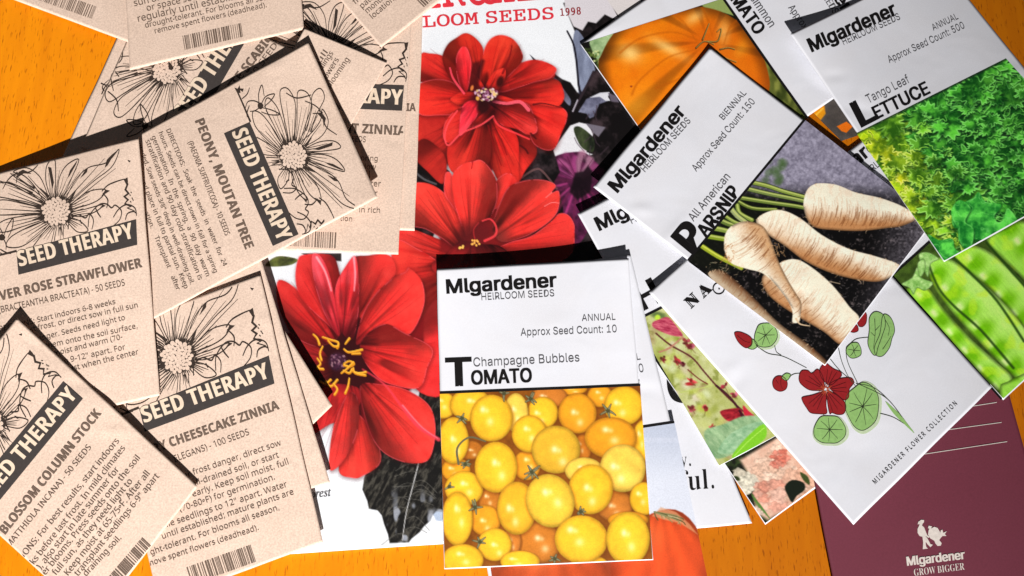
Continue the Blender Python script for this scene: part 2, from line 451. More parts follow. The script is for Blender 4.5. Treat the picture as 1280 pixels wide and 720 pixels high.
        pn = np.array((-ax[1], ax[0]))
        for k in (-.3, -.16, -.05, .08, .2, .33):
            j = (k*3.7+sd) % 1*.25; p0 = base+ax*L*.30+pn*k*L*.18; p1 = base+ax*L*(.60)+pn*k*L*.42; p2 = base+ax*L*(.70+j)+pn*k*L*.55
            s.line([p0, p1, p2], 1.3, dark, .32, .4, .8)

# ------------------------------------------------------------------ the pictures printed on the packets
def S(o, k, *pts): return [(o[0]+x/k, o[1]+y/k) for x, y in pts]
def pic_dahlia(c):
    X, Y = c.X, c.Y
    c.C[:] = mixc((228, 231, 236), (218, 222, 228), fbm(X/60, Y/60, 2))
    BK = (24, 20, 21); D = (96, 14, 18); M = (206, 34, 30); Hh = (240, 58, 44); P = (250, 92, 108)
    # dark foliage on the right
    def dark(x, y, d):
        n = fbm(x/14, y/14, 4, 3); return mixc((14, 11, 12), (58, 46, 50), sstep(.45, .85, n))
    c.poly([(690, 90), (703, 99), (713, 103), (722, 116), (731, 108), (742, 84), (730, 60), (718, 38), (704, 4), (830, -60), (900, 300), (860, 420), (560, 420), (545, 330), (640, 300), (650, 200), (690, 160)], BK, 1, 0, 1, dark)
    c.poly([(704, -60), (706, 10), (717, 33), (728, 38), (735, 27), (745, 29), (756, 18), (764, 22), (775, 26), (760, -2), (748, -60)], (205, 200, 206), .8)
    c.poly([(748, -60), (759, 0), (776, 24), (800, 10), (810, -60)], (206, 200, 200), .8)
    bl = (128, 136, 160)
    c.poly([(720, 37), (732, 52), (743, 83), (741, 92), (725, 117), (722, 103), (719, 75), (716, 55)], bl, .8, 4, 1, lambda x, y, d: mixc((84, 90, 112), (150, 160, 186), fbm(x/6, y/18, 3, 8)))
    c.line([(709, 39), (717, 56), (721, 80), (723, 104), (726, 118)], 2.2, (30, 28, 38), 1, 3)
    c.line([(742, 90), (733, 108), (720, 132), (716, 140)], 3.5, (44, 34, 40), 1, 2.5)
    c.line([(722, 125), (716, 139)], 1.6, (176, 170, 182))
    c.poly([(662, 68), (676, 80), (667, 76)], (40, 40, 50), .7)
    c.poly([(684, 95), (694, 97), (705, 112), (713, 124), (712, 132), (704, 124), (694, 110)], bl, .8, 4, 1, lambda x, y, d: mixc((48, 46, 60), (140, 144, 170), fbm(x/7, y/7, 3, 2)))
    c.poly([(723, 140), (733, 124), (750, 116), (764, 117), (757, 122), (760, 126), (749, 130), (742, 146), (737, 148), (733, 142)], bl, .8, 0, 1, lambda x, y, d: mixc((60, 60, 80), (160, 164, 190), fbm(x/8, y/8, 3, 12)))
    c.poly([(737, 122), (750, 116), (762, 115), (760, 121), (763, 126), (757, 126), (750, 121)], (206, 208, 216), .7)
    c.poly([(760, 116), (770, 120), (774, 128), (764, 127)], (92, 84, 98), .8)
    c.poly([(684, 201), (698, 178), (713, 157), (724, 153), (733, 155), (742, 166), (736, 182), (733, 190), (741, 193), (725, 198), (700, 200)], (216, 216, 222), .7)
    c.poly([(732, 154), (757, 159), (748, 171), (741, 165)], (108, 102, 114), .8)
    c.poly([(717, 161), (724, 158), (737, 167), (743, 176), (741, 190), (729, 186), (722, 176)], (34, 44, 26), .8, 4, 1, lambda x, y, d: mixc((16, 20, 16), (78, 92, 56), fbm(x/6, y/9, 3, 4)))
    c.line([(718, 172), (722, 180), (730, 189)], 1.2, (120, 110, 120))
    for k in range(14):
        x = 735+RNG.rand()*60; y = 130+RNG.rand()*110
        c.line([(x, y), (x+RNG.uniform(-10, 10), y+RNG.uniform(4, 16))], 1.5, (64, 50, 60), .6)
    # purple seed head
    c.poly([(672, 216), (683, 203), (697, 194), (716, 190), (731, 191), (741, 199), (753, 213), (757, 232), (748, 250), (741, 274), (728, 300), (710, 312), (700, 290), (704, 260), (692, 234)], (70, 22, 50), 1, 4, 1, lambda x, y, d: mixc((26, 10, 20), (120, 40, 92), fbm(x/8, y/8, 3, 3)))
    ctr = np.array((722, 226))
    for a, r0, r1, col, w in [(-165, 8, 46, (150, 50, 112), 5), (-150, 9, 42, (196, 90, 160), 4), (-132, 8, 38, (224, 110, 176), 5), (-115, 8, 36, (160, 60, 120), 6), (-96, 6, 30, (206, 84, 160), 5), (-80, 8, 34, (214, 150, 180), 7), (-60, 8, 34, (222, 160, 190), 7), (-40, 8, 32, (190, 90, 150), 6), (-22, 8, 34, (150, 70, 110), 5), (178, 10, 40, (110, 40, 74), 4), (-5, 8, 30, (90, 40, 70), 5)]:
        a = math.radians(a); d_ = np.array((math.cos(a), math.sin(a)))
        c.line([ctr+d_*r0, ctr+d_*(r0+r1)*.5+np.array((3*math.sin(a*5), -2)), ctr+d_*r1*RNG.uniform(.8, 1)], w*.5, tuple(v*.8 for v in col), .75, w*1.5, 2.6)
        c.line([ctr+d_*r0+1, ctr+d_*r1+2], .8, (70, 20, 50), .8)
    for k in range(10):
        a = math.radians(40+k*14); d_ = np.array((math.cos(a), math.sin(a)))
        c.line([ctr+d_*14, ctr+d_*(38+RNG.rand()*36)], 2, (176, 60, 124) if k % 2 else (100, 30, 66), .75, 4, 1.5)
    c.poly([(719, 216), (729, 214), (735, 207), (741, 215), (738, 240), (722, 250), (712, 240)], (14, 8, 12), 2, 0, .85)
    # --- left dark gaps
    c.poly([(508, 180), (540, 200), (562, 214), (560, 245), (540, 300), (505, 300)], BK, 1, 0, 1, dark)
    c.line([(518, 214), (530, 224), (545, 230)], 2.5, (92, 92, 96), .8)
    c.poly([(655, 200), (690, 182), (700, 215), (690, 232), (640, 232)], BK, 1, 0, 1, dark)
    c.line([(652, 222), (668, 212), (678, 214), (696, 236)], 2.5, (120, 84, 84), .7)
    # --- flower A (top)
    A = []
    c.poly([(540, 88), (600, 68), (655, 80), (692, 125), (668, 185), (612, 215), (556, 205), (530, 140)], (124, 18, 20), 3)
    c.poly([(560, 80), (650, 80), (670, 130), (640, 175), (580, 175), (550, 130)], (44, 10, 14), 4)
    z = lambda *p: S((520, 30), 6, *p)
    y9 = lambda *p: S((500, 0), 3, *p)
    A.append((y9((70, 430), (160, 430), (185, 500), (180, 580), (165, 640), (120, 650), (90, 600), (55, 582), (50, 480)), (600, 135), (524, 200), D, (168, 30, 28), (206, 50, 40), None))
    A.append((y9((48, 560), (90, 520), (150, 560), (175, 610), (160, 690), (100, 640), (60, 600)), (600, 150), (530, 215), D, (150, 28, 26), (196, 44, 36), None))
    A.append((y9((430, 500), (500, 535), (512, 580), (470, 640), (440, 690), (400, 690), (420, 600)), (607, 130), (660, 222), D, M, (240, 56, 46), None))
    A.append((y9((310, 460), (350, 430), (400, 470), (442, 520), (445, 620), (440, 690), (370, 680), (325, 560)), (607, 135), (640, 225), (60, 10, 14), M, Hh, None))
    A.append((y9((180, 540), (240, 470), (330, 450), (345, 520), (330, 620), (260, 650), (190, 640)), (607, 132), (575, 215), (56, 10, 14), (186, 34, 30), (226, 56, 44), None))
    A.append((y9((490, 385), (570, 385), (622, 415), (625, 450), (605, 500), (580, 556), (540, 562), (495, 530), (480, 450)), (630, 125), (700, 170), (150, 20, 20), (214, 34, 30), (238, 56, 46), P))
    A.append((y9((365, 365), (430, 300), (530, 290), (590, 300), (610, 330), (615, 370), (590, 400), (530, 395), (450, 390), (400, 388)), (615, 122), (704, 116), D, M, Hh, None))
    A.append((y9((375, 345), (400, 280), (455, 235), (520, 225), (586, 255), (568, 290), (545, 300), (500, 310), (440, 330)), (612, 115), (694, 84), D, (204, 36, 32), (232, 58, 46), P))
    A.append((y9((78, 205), (110, 200), (165, 212), (200, 260), (240, 345), (170, 330), (90, 310), (60, 290)), (598, 118), (522, 70), D, (196, 34, 32), (230, 56, 44), None))
    A.append((y9((60, 330), (120, 298), (190, 305), (235, 340), (250, 380), (215, 425), (150, 432), (70, 425)), (600, 122), (522, 118), D, M, Hh, P))
    A.append((z((200, 230), (240, 150), (300, 105), (370, 68), (440, 100), (500, 175), (500, 260), (470, 330), (430, 440), (390, 510), (330, 480), (250, 400), (205, 300)), (603, 118), (582, 42), (70, 12, 14), (190, 32, 26), (216, 54, 36), None))
    A.append((z((512, 190), (550, 120), (600, 88), (660, 84), (730, 115), (780, 180), (800, 265), (720, 370), (640, 430), (560, 460), (480, 450), (485, 310)), (608, 118), (640, 45), (110, 18, 16), (206, 38, 28), (232, 66, 44), P))
    def pt(cx, cy, an, L_, w_):
        an = math.radians(an); e = np.array((math.cos(an), math.sin(an))); q = np.array((-e[1], e[0])); b_ = np.array((cx, cy))
        return ([tuple(b_+e*L_*t_+q*w_*k_) for t_, k_ in ((.1, -.25), (.4, -.5), (.75, -.48), (.92, -.2), (1, .04), (.93, .25), (.72, .5), (.4, .5), (.1, .25))], (cx, cy), tuple(b_+e*L_))
    for k, (an, L_, w_) in enumerate(((168, 84, 34), (128, 96, 32), (100, 92, 30), (62, 100, 34), (34, 96, 32), (-20, 92, 30))):
        p_ = pt(607, 122, an, L_, w_); c.petal(p_[0], p_[1], p_[2], D, (178, 30, 26), (220, 52, 42), None, sd=k*2.9+.3)
    for i, a in enumerate(A): c.petal(a[0], a[1], a[2], a[3], a[4], a[5], a[6], sd=i*3.7)
    for k, (an, L_, w_) in enumerate(((-58, 44, 17), (-128, 40, 15), (18, 46, 17), (176, 44, 17))):
        p_ = pt(607, 122, an, L_, w_); c.petal(p_[0], p_[1], p_[2], (70, 10, 14), (208, 36, 30), (238, 60, 46), None, sd=k*2.3+.7)
    c.line(z((500, 280), (470, 380), (440, 470)), 5, (60, 12, 14), .8, 8, 2.5)
    c.poly(z((425, 290), (480, 280), (470, 400), (400, 500), (385, 470)), (70, 14, 16), 2.5, 0, .85)
    c.petal(z((340, 175), (385, 185), (415, 290), (405, 400), (385, 500), (345, 500), (310, 400), (300, 260)), (585, 118), (580, 62), (150, 24, 26), (236, 36, 46), (250, 60, 66), P, 9)
    c.line(z((255, 330), (280, 410), (360, 520)), 2, (236, 70, 90), .9, 3)
    c.line(z((720, 160), (700, 250), (650, 370)), 1.5, (120, 16, 18), .8, 3)
    c.line(y9((500, 392), (540, 388), (610, 405)), 2.5, (80, 12, 16), .8, 1)
    c.petal(y9((335, 375), (400, 385), (470, 385), (500, 425), (515, 490), (480, 505), (440, 485), (385, 470), (350, 440)), (612, 128), (668, 162), (60, 12, 16), (196, 34, 32), (226, 60, 56), P, 4, dk=.55)
    c.line(y9((350, 380), (400, 388), (450, 382), (482, 412)), 3.4, (240, 92, 110), .9, 4.5)
    c.line(y9((345, 425), (370, 470), (440, 502), (485, 522)), 2.6, (244, 60, 66), .9, 2)
    c.petal(y9((232, 400), (260, 378), (310, 378), (352, 405), (350, 440), (300, 470), (250, 482), (195, 535), (163, 520), (168, 462), (200, 420)), (612, 135), (560, 172), (90, 14, 18), (200, 34, 32), (226, 56, 48), P, 6)
    c.petal(y9((240, 390), (290, 378), (290, 430), (270, 460), (225, 510), (225, 450)), (600, 125), (577, 168), (200, 30, 40), (240, 44, 64), (250, 70, 84), P, 8)
    c.line(y9((215, 415), (180, 465), (168, 512), (182, 545), (230, 500), (300, 470), (350, 435)), 2, (246, 76, 84), .85)
    c.line(y9((330, 470), (350, 540), (380, 620)), 1.6, (130, 16, 18), .7); c.line(y9((380, 520), (400, 580)), 1.4, (130, 16, 18), .7)
    c.line(y9((450, 545), (470, 560), (480, 575)), 2.4, (70, 12, 14), .8); c.line(y9((490, 500), (510, 520)), 2.4, (70, 12, 14), .8)
    c.blob(607, 120, 20, 13, (52, 12, 22), 0, .5, .95); c.blob(604, 134, 9, 10, (40, 12, 14), 0, .5, .9); c.blob(625, 102, 5, 8, (50, 12, 12), .3, .5, .9)
    for k in range(70):
        a = RNG.rand()*6.28; r = RNG.rand()**.5; x = 608+15*r*math.cos(a); y = 118+8*r*math.sin(a)
        c.blob(x, y, 1.4, 2.1, [(206, 160, 190), (150, 90, 124), (236, 214, 214), (110, 40, 70), (222, 190, 130)][k % 5], a, .6, .9)
    c.blob(590, 110, 2, 4, (214, 120, 60), .3); c.blob(618, 118, 2.5, 2.5, (230, 190, 120)); c.blob(597, 123, 2.5, 3, (222, 160, 70))
    # --- flower C (lower left)
    z7 = lambda *p: S((240, 320), 3, *p); z8 = lambda *p: S((240, 480), 3, *p); z6 = lambda *p: S((240, 160), 3, *p)
    zb = lambda *p: S((500, 200), 5.536, *p)
    c.poly([(527, 470), (556, 470), (556, 652), (548, 645), (541, 644), (538, 651), (530, 658), (525, 665), (515, 673), (511, 678), (487, 679), (485, 668), (480, 655), (477, 644), (472, 638), (461, 636), (459, 626), (453, 612), (455, 598), (470, 560), (500, 570), (520, 520)], (24, 22, 22), .8, 0, 1,
           lambda x, y, d: mixc(mixc((20, 19, 18), (70, 67, 60), sstep(.42, .8, fbm((x+y*.5)/3, (y-x*.3)/9, 4, 6))), (176, 182, 196), .75*sstep(.62, .8, fbm(x/11+3, y/16, 2, 9))*sstep(600, 640, y)))
    c.line([(524, 576), (518, 600), (508, 640), (503, 675)], 1.6, (190, 190, 190), .9, 1)
    for k in range(16):
        t = RNG.rand(); x = 524-t*20; y = 576+t*95; sg = 1 if k % 2 else -1
        c.line([(x, y), (x+sg*12, y-6+RNG.rand()*10), (x+sg*28, y+RNG.rand()*16)], .8, (96, 94, 88), .7)
    c.poly(z8((905, 490), (915, 478), (940, 480), (940, 515), (915, 512)), (170, 184, 206), .8)
    c.poly(z6((275, 516), (300, 490), (335, 480), (395, 492), (375, 512), (320, 520)), (74, 84, 40), .8, 4, 1, lambda x, y, d: mixc((30, 34, 22), (120, 130, 60), fbm(x/7, y/5, 3, 1)))
    c.poly(z6((410, 470), (560, 470), (560, 500), (450, 490)), (40, 36, 32), .9)
    # B lower-left petals run under C
    c.petal(zb((-10, 490), (80, 480), (200, 520), (400, 610), (420, 700), (300, 760), (100, 760), (-20, 640)), (585, 325), (495, 300), (60, 10, 14), (190, 36, 32), (222, 62, 56), P, 21)
    c.petal([(489, 322), (497, 300), (520, 310), (548, 328), (556, 352), (556, 420), (520, 425), (497, 360)], (585, 330), (505, 340), (90, 14, 16), (196, 34, 32), (226, 60, 50), P, 22)
    c.petal([(528, 400), (546, 372), (560, 380), (560, 487), (520, 486), (530, 440)], (430, 450), (556, 430), (110, 18, 22), (206, 36, 36), (236, 56, 56), None, 23)
    c.poly([(385, 352), (430, 348), (500, 345), (530, 400), (525, 470), (490, 520), (445, 560), (420, 520), (385, 470), (362, 400)], (120, 18, 22), 3)
    c.poly([(385, 405), (425, 385), (470, 410), (475, 460), (455, 520), (420, 520), (390, 480)], (50, 10, 14), 4)
    C_ = [(z7((350, 290), (460, 330), (520, 400), (540, 520), (500, 620), (440, 640), (380, 500), (330, 380)), (423, 452), (365, 440), (60, 8, 14), (150, 28, 30), (178, 40, 40), None),
          (z7((470, 500), (560, 480), (640, 510), (600, 600), (520, 630), (450, 668), (380, 660)), (423, 455), (385, 545), (80, 10, 18), (176, 30, 32), (206, 44, 44), None),
          (z7((325, 90), (400, 130), (480, 230), (550, 300), (470, 340), (380, 300), (345, 240), (320, 170)), (424, 440), (350, 355), (90, 12, 18), (192, 34, 34), (218, 56, 52), P),
          (z6((395, 500), (420, 475), (520, 476), (550, 530), (560, 620), (560, 770), (490, 720), (410, 640), (388, 570)), (424, 430), (390, 318), (90, 12, 18), (196, 34, 34), (222, 56, 54), P),
          (z6((600, 500), (660, 478), (740, 478), (765, 540), (720, 610), (650, 720), (612, 660)), (428, 430), (480, 320), (100, 14, 18), (206, 38, 36), (234, 64, 58), None),
          (z7((540, 110), (575, 40), (612, 0), (625, 80), (625, 200), (605, 310), (565, 290), (535, 210)), (428, 425), (446, 322), (90, 12, 20), (222, 44, 50), (244, 84, 92), P),
          (z7((640, 220), (690, 140), (760, 78), (800, 60), (815, 45), (862, 95), (870, 185), (820, 290), (740, 300), (660, 310), (615, 330)), (436, 432), (520, 345), (90, 12, 18), (220, 42, 40), (240, 66, 58), P),
          (z7((640, 310), (720, 255), (800, 290), (900, 345), (882, 420), (850, 495), (740, 480), (680, 440), (635, 370)), (440, 432), (540, 450), (90, 12, 18), (212, 40, 38), (236, 62, 54), P),
          (z8((600, 100), (680, 180), (708, 290), (640, 345), (600, 352), (550, 325), (575, 200)), (440, 470), (450, 596), (90, 12, 16), (206, 42, 38), (236, 68, 56), P),
          (z8((630, 10), (700, 0), (800, 20), (885, 75), (912, 150), (905, 240), (875, 292), (790, 292), (705, 245), (655, 150)), (440, 465), (530, 570), (80, 10, 16), (206, 42, 38), (238, 66, 58), P),
          (z8((625, 70), (620, 180), (570, 285), (522, 325), (514, 280), (530, 160), (570, 60), (600, 30)), (440, 470), (413, 588), (90, 12, 16), (224, 50, 46), (244, 76, 72), P)]
    for i, a in enumerate(C_): c.petal(*a[:6], a[6], sd=40+i*4.1)
    c.petal(z7((450, 0), (485, 5), (520, 90), (555, 295), (505, 235), (462, 110)), (424, 420), (392, 322), (150, 24, 34), (216, 46, 56), (240, 84, 96), P, 61)
    c.line(z7((468, 5), (500, 60), (522, 130)), 3, (250, 170, 180), .8, 1.5, 1.2); c.line(z7((607, 5), (612, 70), (608, 130)), 2.5, (250, 170, 184), .8, 1.5, 1.2)
    c.line(z7((640, 425), (720, 480), (790, 570), (850, 640), (925, 688)), 1.5, (226, 60, 76), .85, 5, 1.4); c.line(z7((790, 560), (860, 640), (922, 684)), 2, (236, 116, 136), .8, 1, 1)
    c.line(z8((635, 30), (640, 110), (680, 200)), 3, (110, 14, 18), .6, 4, 2)
    c.blob(427, 447, 26, 22, (44, 8, 14), .3, .6, .8); c.blob(422, 452, 12, 12, (62, 30, 52), 0, .4, .9)
    for k in range(40):
        a = RNG.rand()*6.28; r = RNG.rand()**.5*11; c.blob(422+r*math.cos(a), 452+r*math.sin(a), 1.1, 1.8, [(112, 70, 92), (40, 20, 36), (150, 110, 120)][k % 3], a, .6, .9)
    for st in [((455, 295), (470, 310), (478, 332)), ((490, 305), (520, 315), (548, 325), (545, 345)), ((490, 340), (480, 365), (485, 390)), ((470, 385), (482, 405), (470, 420), (492, 425)), ((510, 318), (530, 338), (548, 340)), ((575, 330), (590, 310)), ((570, 350), (590, 362), (638, 352)), ((600, 368), (630, 366)), ((570, 405), (590, 395), (608, 405), (590, 415), (570, 410)), ((568, 430), (590, 440), (600, 425)), ((600, 432), (625, 440), (652, 436)), ((605, 420), (612, 440), (650, 448)), ((500, 470), (520, 490), (545, 465)), ((530, 480), (545, 500), (535, 520)), ((590, 460), (585, 490), (575, 515)), ((480, 470), (500, 480), (520, 465)), ((560, 440), (580, 425), (605, 400))]:
        c.line(z7(*st), 2.2, (206, 132, 24), 1, 3.2, .6); c.line(z7(*[(x, y-3) for x, y in st]), .9, (246, 196, 70), .8, 1.4, .5)
    # --- flower B (middle)
    c.poly([(548, 262), (575, 235), (610, 228), (650, 240), (672, 275), (655, 315), (600, 325), (550, 315)], (120, 22, 24), 3)
    B_ = [(zb((90, 170), (150, 155), (230, 175), (310, 230), (370, 290), (410, 380), (440, 600), (380, 610), (300, 550), (180, 480), (70, 440), (70, 260)), (580, 312), (518, 235), (80, 18, 18), (222, 52, 44), (244, 70, 58), P),
          (zb((330, 80), (360, 105), (380, 200), (410, 370), (340, 290), (305, 225), (310, 110)), (580, 305), (560, 218), (120, 20, 20), (220, 44, 40), (240, 70, 64), P),
          (zb((660, 160), (700, 110), (750, 90), (800, 125), (800, 180), (720, 280), (660, 340), (640, 280)), (610, 290), (640, 218), (150, 24, 24), (226, 44, 40), (242, 66, 58), P),
          (zb((370, 90), (440, 25), (500, 12), (560, 0), (620, 55), (668, 150), (670, 290), (620, 400), (550, 440), (450, 530), (420, 440), (385, 330), (360, 190)), (588, 305), (592, 202), (100, 22, 22), (232, 50, 44), (246, 72, 62), P),
          (zb((690, 300), (750, 190), (850, 145), (960, 135), (1040, 150), (1078, 180), (1050, 225), (1098, 215), (1104, 300), (1070, 390), (960, 480), (850, 535), (700, 565), (640, 480), (660, 380)), (612, 300), (695, 235), (110, 40, 36), (226, 48, 42), (240, 66, 58), P),
          (zb((1040, 430), (1100, 372), (1160, 378), (1200, 430), (1208, 490), (1190, 640), (1050, 720), (800, 720), (640, 640), (760, 570), (900, 530)), (600, 310), (718, 285), (120, 22, 24), (216, 44, 40), (236, 60, 54), P),
          (zb((330, 640), (420, 560), (560, 580), (700, 600), (800, 720), (700, 820), (300, 800), (220, 720)), (590, 300), (590, 345), (60, 12, 16), (140, 26, 28), (170, 36, 36), None)]  # lowest petal painted dark where the yellow tomato packet's shadow falls
    for i, a in enumerate(B_): c.petal(*a[:6], a[6], sd=80+i*5.3)
    c.line(zb((500, 20), (505, 8), (495, 60)), 1.5, (150, 20, 24), .7); c.line(zb((1000, 320), (1050, 295), (1095, 297)), 1, (250, 130, 130), .8); c.line(zb((1010, 260), (1050, 225)), 1, (250, 130, 130), .8)
    c.blob(588, 296, 20, 22, (86, 22, 24), 0, .7, .75)
    c.blob(606, 290, 13, 14, (96, 22, 26), .3, .8, .8); c.line([(603, 276), (613, 274), (620, 283), (619, 294), (606, 301)], 1.6, (226, 60, 66), .9, 3.4); c.line([(594, 300), (592, 288), (598, 278)], 1.4, (190, 44, 46), .7, 1)
    for k in range(9): c.blob(590+k*.9+RNG.uniform(-2, 2), 303+RNG.uniform(-3, 4), 1.6, 1.6, (240, 176, 80), 0, .5)
    for k in range(4): c.blob(576+RNG.uniform(-2, 3), 309+RNG.uniform(-2, 2), 1.7, 1.7, (236, 190, 90), 0, .5)
    for k in range(26): c.blob(565+RNG.rand()*55, 316+RNG.rand()*20, 2, 2, (110, 70, 66), 0, .6, .7)

def tomato_shade(col, hx=-.25, hy=-.25, sd=0):
    col = np.array(col, float)
    def make(cx, cy, rx, ry, rot):
        c_, s_ = math.cos(rot), math.sin(rot)
        def fn(x, y, d):
            dx, dy = x-cx, y-cy; u = (dx*c_+dy*s_)/rx; v = (-dx*s_+dy*c_)/ry; r = np.hypot(u, v)
            sh = 1.05-.08*r**2-.30*sstep(.78, 1.08, r)+.10*(-v*.5-u*.3)
            n = fbm(x/7+sd, y/7, 3, 5)
            c = col*(sh+.14*(n-.5))[:, None]
            lowb = np.exp(-(((u-.25)/.45)**2+((v-.3)/.5)**2)); c = mixc(c, np.minimum(col*1.12+12, 255), lowb*.5)
            for (a, b, w, k) in ((hx, hy, .13, .75), (hx+.34, hy+.52, .16, .5), (hx+.2, hy+.05, .1, .4)):
                g = np.exp(-(((u-a)/w)**2+((v-b)/(w*1.1))**2)); c = mixc(c, (255, 244, 200), g*k)
            return c
        return fn
    return make
def pic_yellow(c):
    X, Y = c.X, c.Y
    c.C[:] = mixc((104, 54, 12), (160, 92, 22), fbm(X/12, Y/12, 3))
    k = lambda x, y: (520+x/3, 480+y/3)
    Yl = (236, 176, 38); Yo = (222, 146, 30); O = (188, 110, 38); Pl = (230, 188, 72)
    L = [(745, 455, 68, 62, 0, O), (460, 595, 84, 78, 0, (186, 110, 34)), (280, 440, 45, 50, 0, (178, 104, 30)), (360, 590, 34, 55, 0, O), (205, 248, 48, 36, 0, (170, 98, 28)), (625, 240, 34, 52, 0, (184, 104, 26)), (690, 45, 48, 42, 0, Yo), (580, 18, 62, 24, 0, Yo), (500, 48, 68, 42, 0, O),
         (100, 80, 52, 50, 0, Yl), (205, 78, 78, 62, 0, Yl), (475, 108, 58, 60, 0, Yl), (375, 108, 46, 74, 0, Pl), (415, 305, 52, 56, 0, Yo), (150, 322, 54, 46, 0, Yo), (260, 512, 58, 58, 0, Yo), (180, 392, 72, 66, 0, Yl),
         (850, 215, 38, 80, 0, Yl), (605, 110, 72, 76, 0, Yo), (140, 212, 58, 88, 0, Yl), (283, 128, 80, 88, 0, Yl), (425, 187, 66, 70, 0, Yl), (525, 246, 92, 90, 0, (216, 166, 44)), (780, 82, 74, 74, 0, Yl), (730, 202, 98, 78, 0, Yo),
         (300, 312, 80, 96, 0, Yl), (378, 466, 74, 100, 0, (226, 164, 36)), (630, 325, 72, 50, 0, Pl), (155, 505, 58, 102, 0, Yl), (775, 316, 86, 90, 0, Pl), (655, 395, 84, 94, .15, Yl), (503, 438, 90, 102, -.35, (230, 182, 52)), (855, 430, 54, 62, 0, Yl),
         (795, 510, 76, 32, 0, Yo), (650, 678, 72, 36, 0, Yl), (620, 582, 100, 90, 0, Yl), (795, 580, 82, 100, 0, (232, 180, 40)), (295, 602, 64, 62, 0, Yl), (390, 665, 74, 40, 0, Yl), (175, 660, 78, 60, 0, Yl)]
    for i, (x, y, rx, ry, rot, col) in enumerate(L):
        cx, cy = k(x, y); rx /= 3; ry /= 3
        c.blob(cx+.6, cy+1.4, rx+1.8, ry+1.8, (112, 56, 10), rot, .14, .55)
        P = [(cx+rx*math.cos(t)*math.cos(rot)-ry*math.sin(t)*math.sin(rot), cy+rx*math.cos(t)*math.sin(rot)+ry*math.sin(t)*math.cos(rot)) for t in np.linspace(0, 6.283, 30, endpoint=False)]
        c.poly(P, col, .8, 0, 1, tomato_shade(col, -.22+.2*math.sin(i*2.1), -.2+.2*math.cos(i*1.7), i)(cx, cy, rx, ry, rot))
    G = (92, 92, 58)
    for (x, y, r, n, a0) in ((720, 100, 55, 5, .1), (430, 55, 38, 6, .4), (172, 128, 34, 5, 0), (435, 330, 50, 8, .5), (222, 462, 40, 5, 1.2), (240, 592, 42, 5, .6), (618, 478, 24, 6, 0), (185, 300, 34, 6, .8), (520, 655, 30, 5, 0), (330, 35, 40, 4, .2), (125, 385, 30, 3, 2.6)):
        q = np.array(k(x, y)); 
        for j in range(n):
            a = a0+j*6.283/n+RNG.uniform(-.2, .2); d_ = np.array((math.cos(a), math.sin(a))); pr = np.array((-d_[1], d_[0])); rr = r/3*RNG.uniform(.45, .75); b = RNG.uniform(-.35, .35)
            c.line([q, q+d_*rr*.5+pr*rr*b*.5, q+d_*rr+pr*rr*b*1.4], 4.6, (66, 66, 46), .75, 2); c.line([q, q+d_*rr*.5+pr*rr*b*.5, q+d_*rr*.9+pr*rr*b*1.3], 2.4, (132, 130, 98), .85, 1.2)
        c.blob(q[0], q[1], 2.4, 2.4, (70, 70, 44))
    c.line([k(160, 300), k(155, 240), k(200, 200), k(260, 215)], 3, (96, 92, 66), 1, 2)
def pic_redtom(c):
    X, Y = c.X, c.Y
    c.C[:] = mixc((180, 188, 206), (204, 209, 222), np.clip((Y-540)/60, 0, 1))
    c.C[:] = mixc(c.C, (196, 202, 218), .5*(np.abs(Y-550) < 3))
    i = Y > 700; c.C[i] = (150, 60, 30)
    for (cx, cy, rx, ry, col) in ((692, 735, 72, 60, (180, 70, 32)), (825, 712, 62, 74, (204, 72, 30))):
        def fn(x, y, d, cx=cx, cy=cy, rx=rx, ry=ry, col=np.array(col, float)):
            u = (x-cx)/rx; v = (y-cy)/ry; r = np.hypot(u, v)
            rib = .10*np.cos(np.arctan2(u, v+1.2)*16)
            c_ = col*(1.05-.35*sstep(.7, 1.1, r)+rib*.6+.10*(fbm(x/6, y/14, 3, 2)-.5))[:, None]
            return mixc(c_, (226, 120, 66), .5*np.exp(-((u+.3)/.35)**2-((v+.55)/.25)**2))
        P = [(cx+rx*math.cos(t), cy+ry*math.sin(t)*(1-.08*math.cos(3*t))) for t in np.linspace(0, 6.283, 40, endpoint=False)]
        c.poly(P, col, 1, 0, 1, fn)
    c.poly([(815, 645), (826, 634), (845, 640), (862, 655), (872, 668), (850, 654), (832, 650)], (206, 150, 110), 1.2, 0, .7)
    for j in range(14):
        x = 818+RNG.rand()*34; y = 640+RNG.rand()*8+abs(x-826)*.12
        c.line([(818, 640), (x, y), (x+RNG.uniform(-5, 8), y+RNG.uniform(0, 7))], 1.8, [(70, 74, 40), (130, 124, 80), (170, 160, 120)][j % 3], .9, 1)
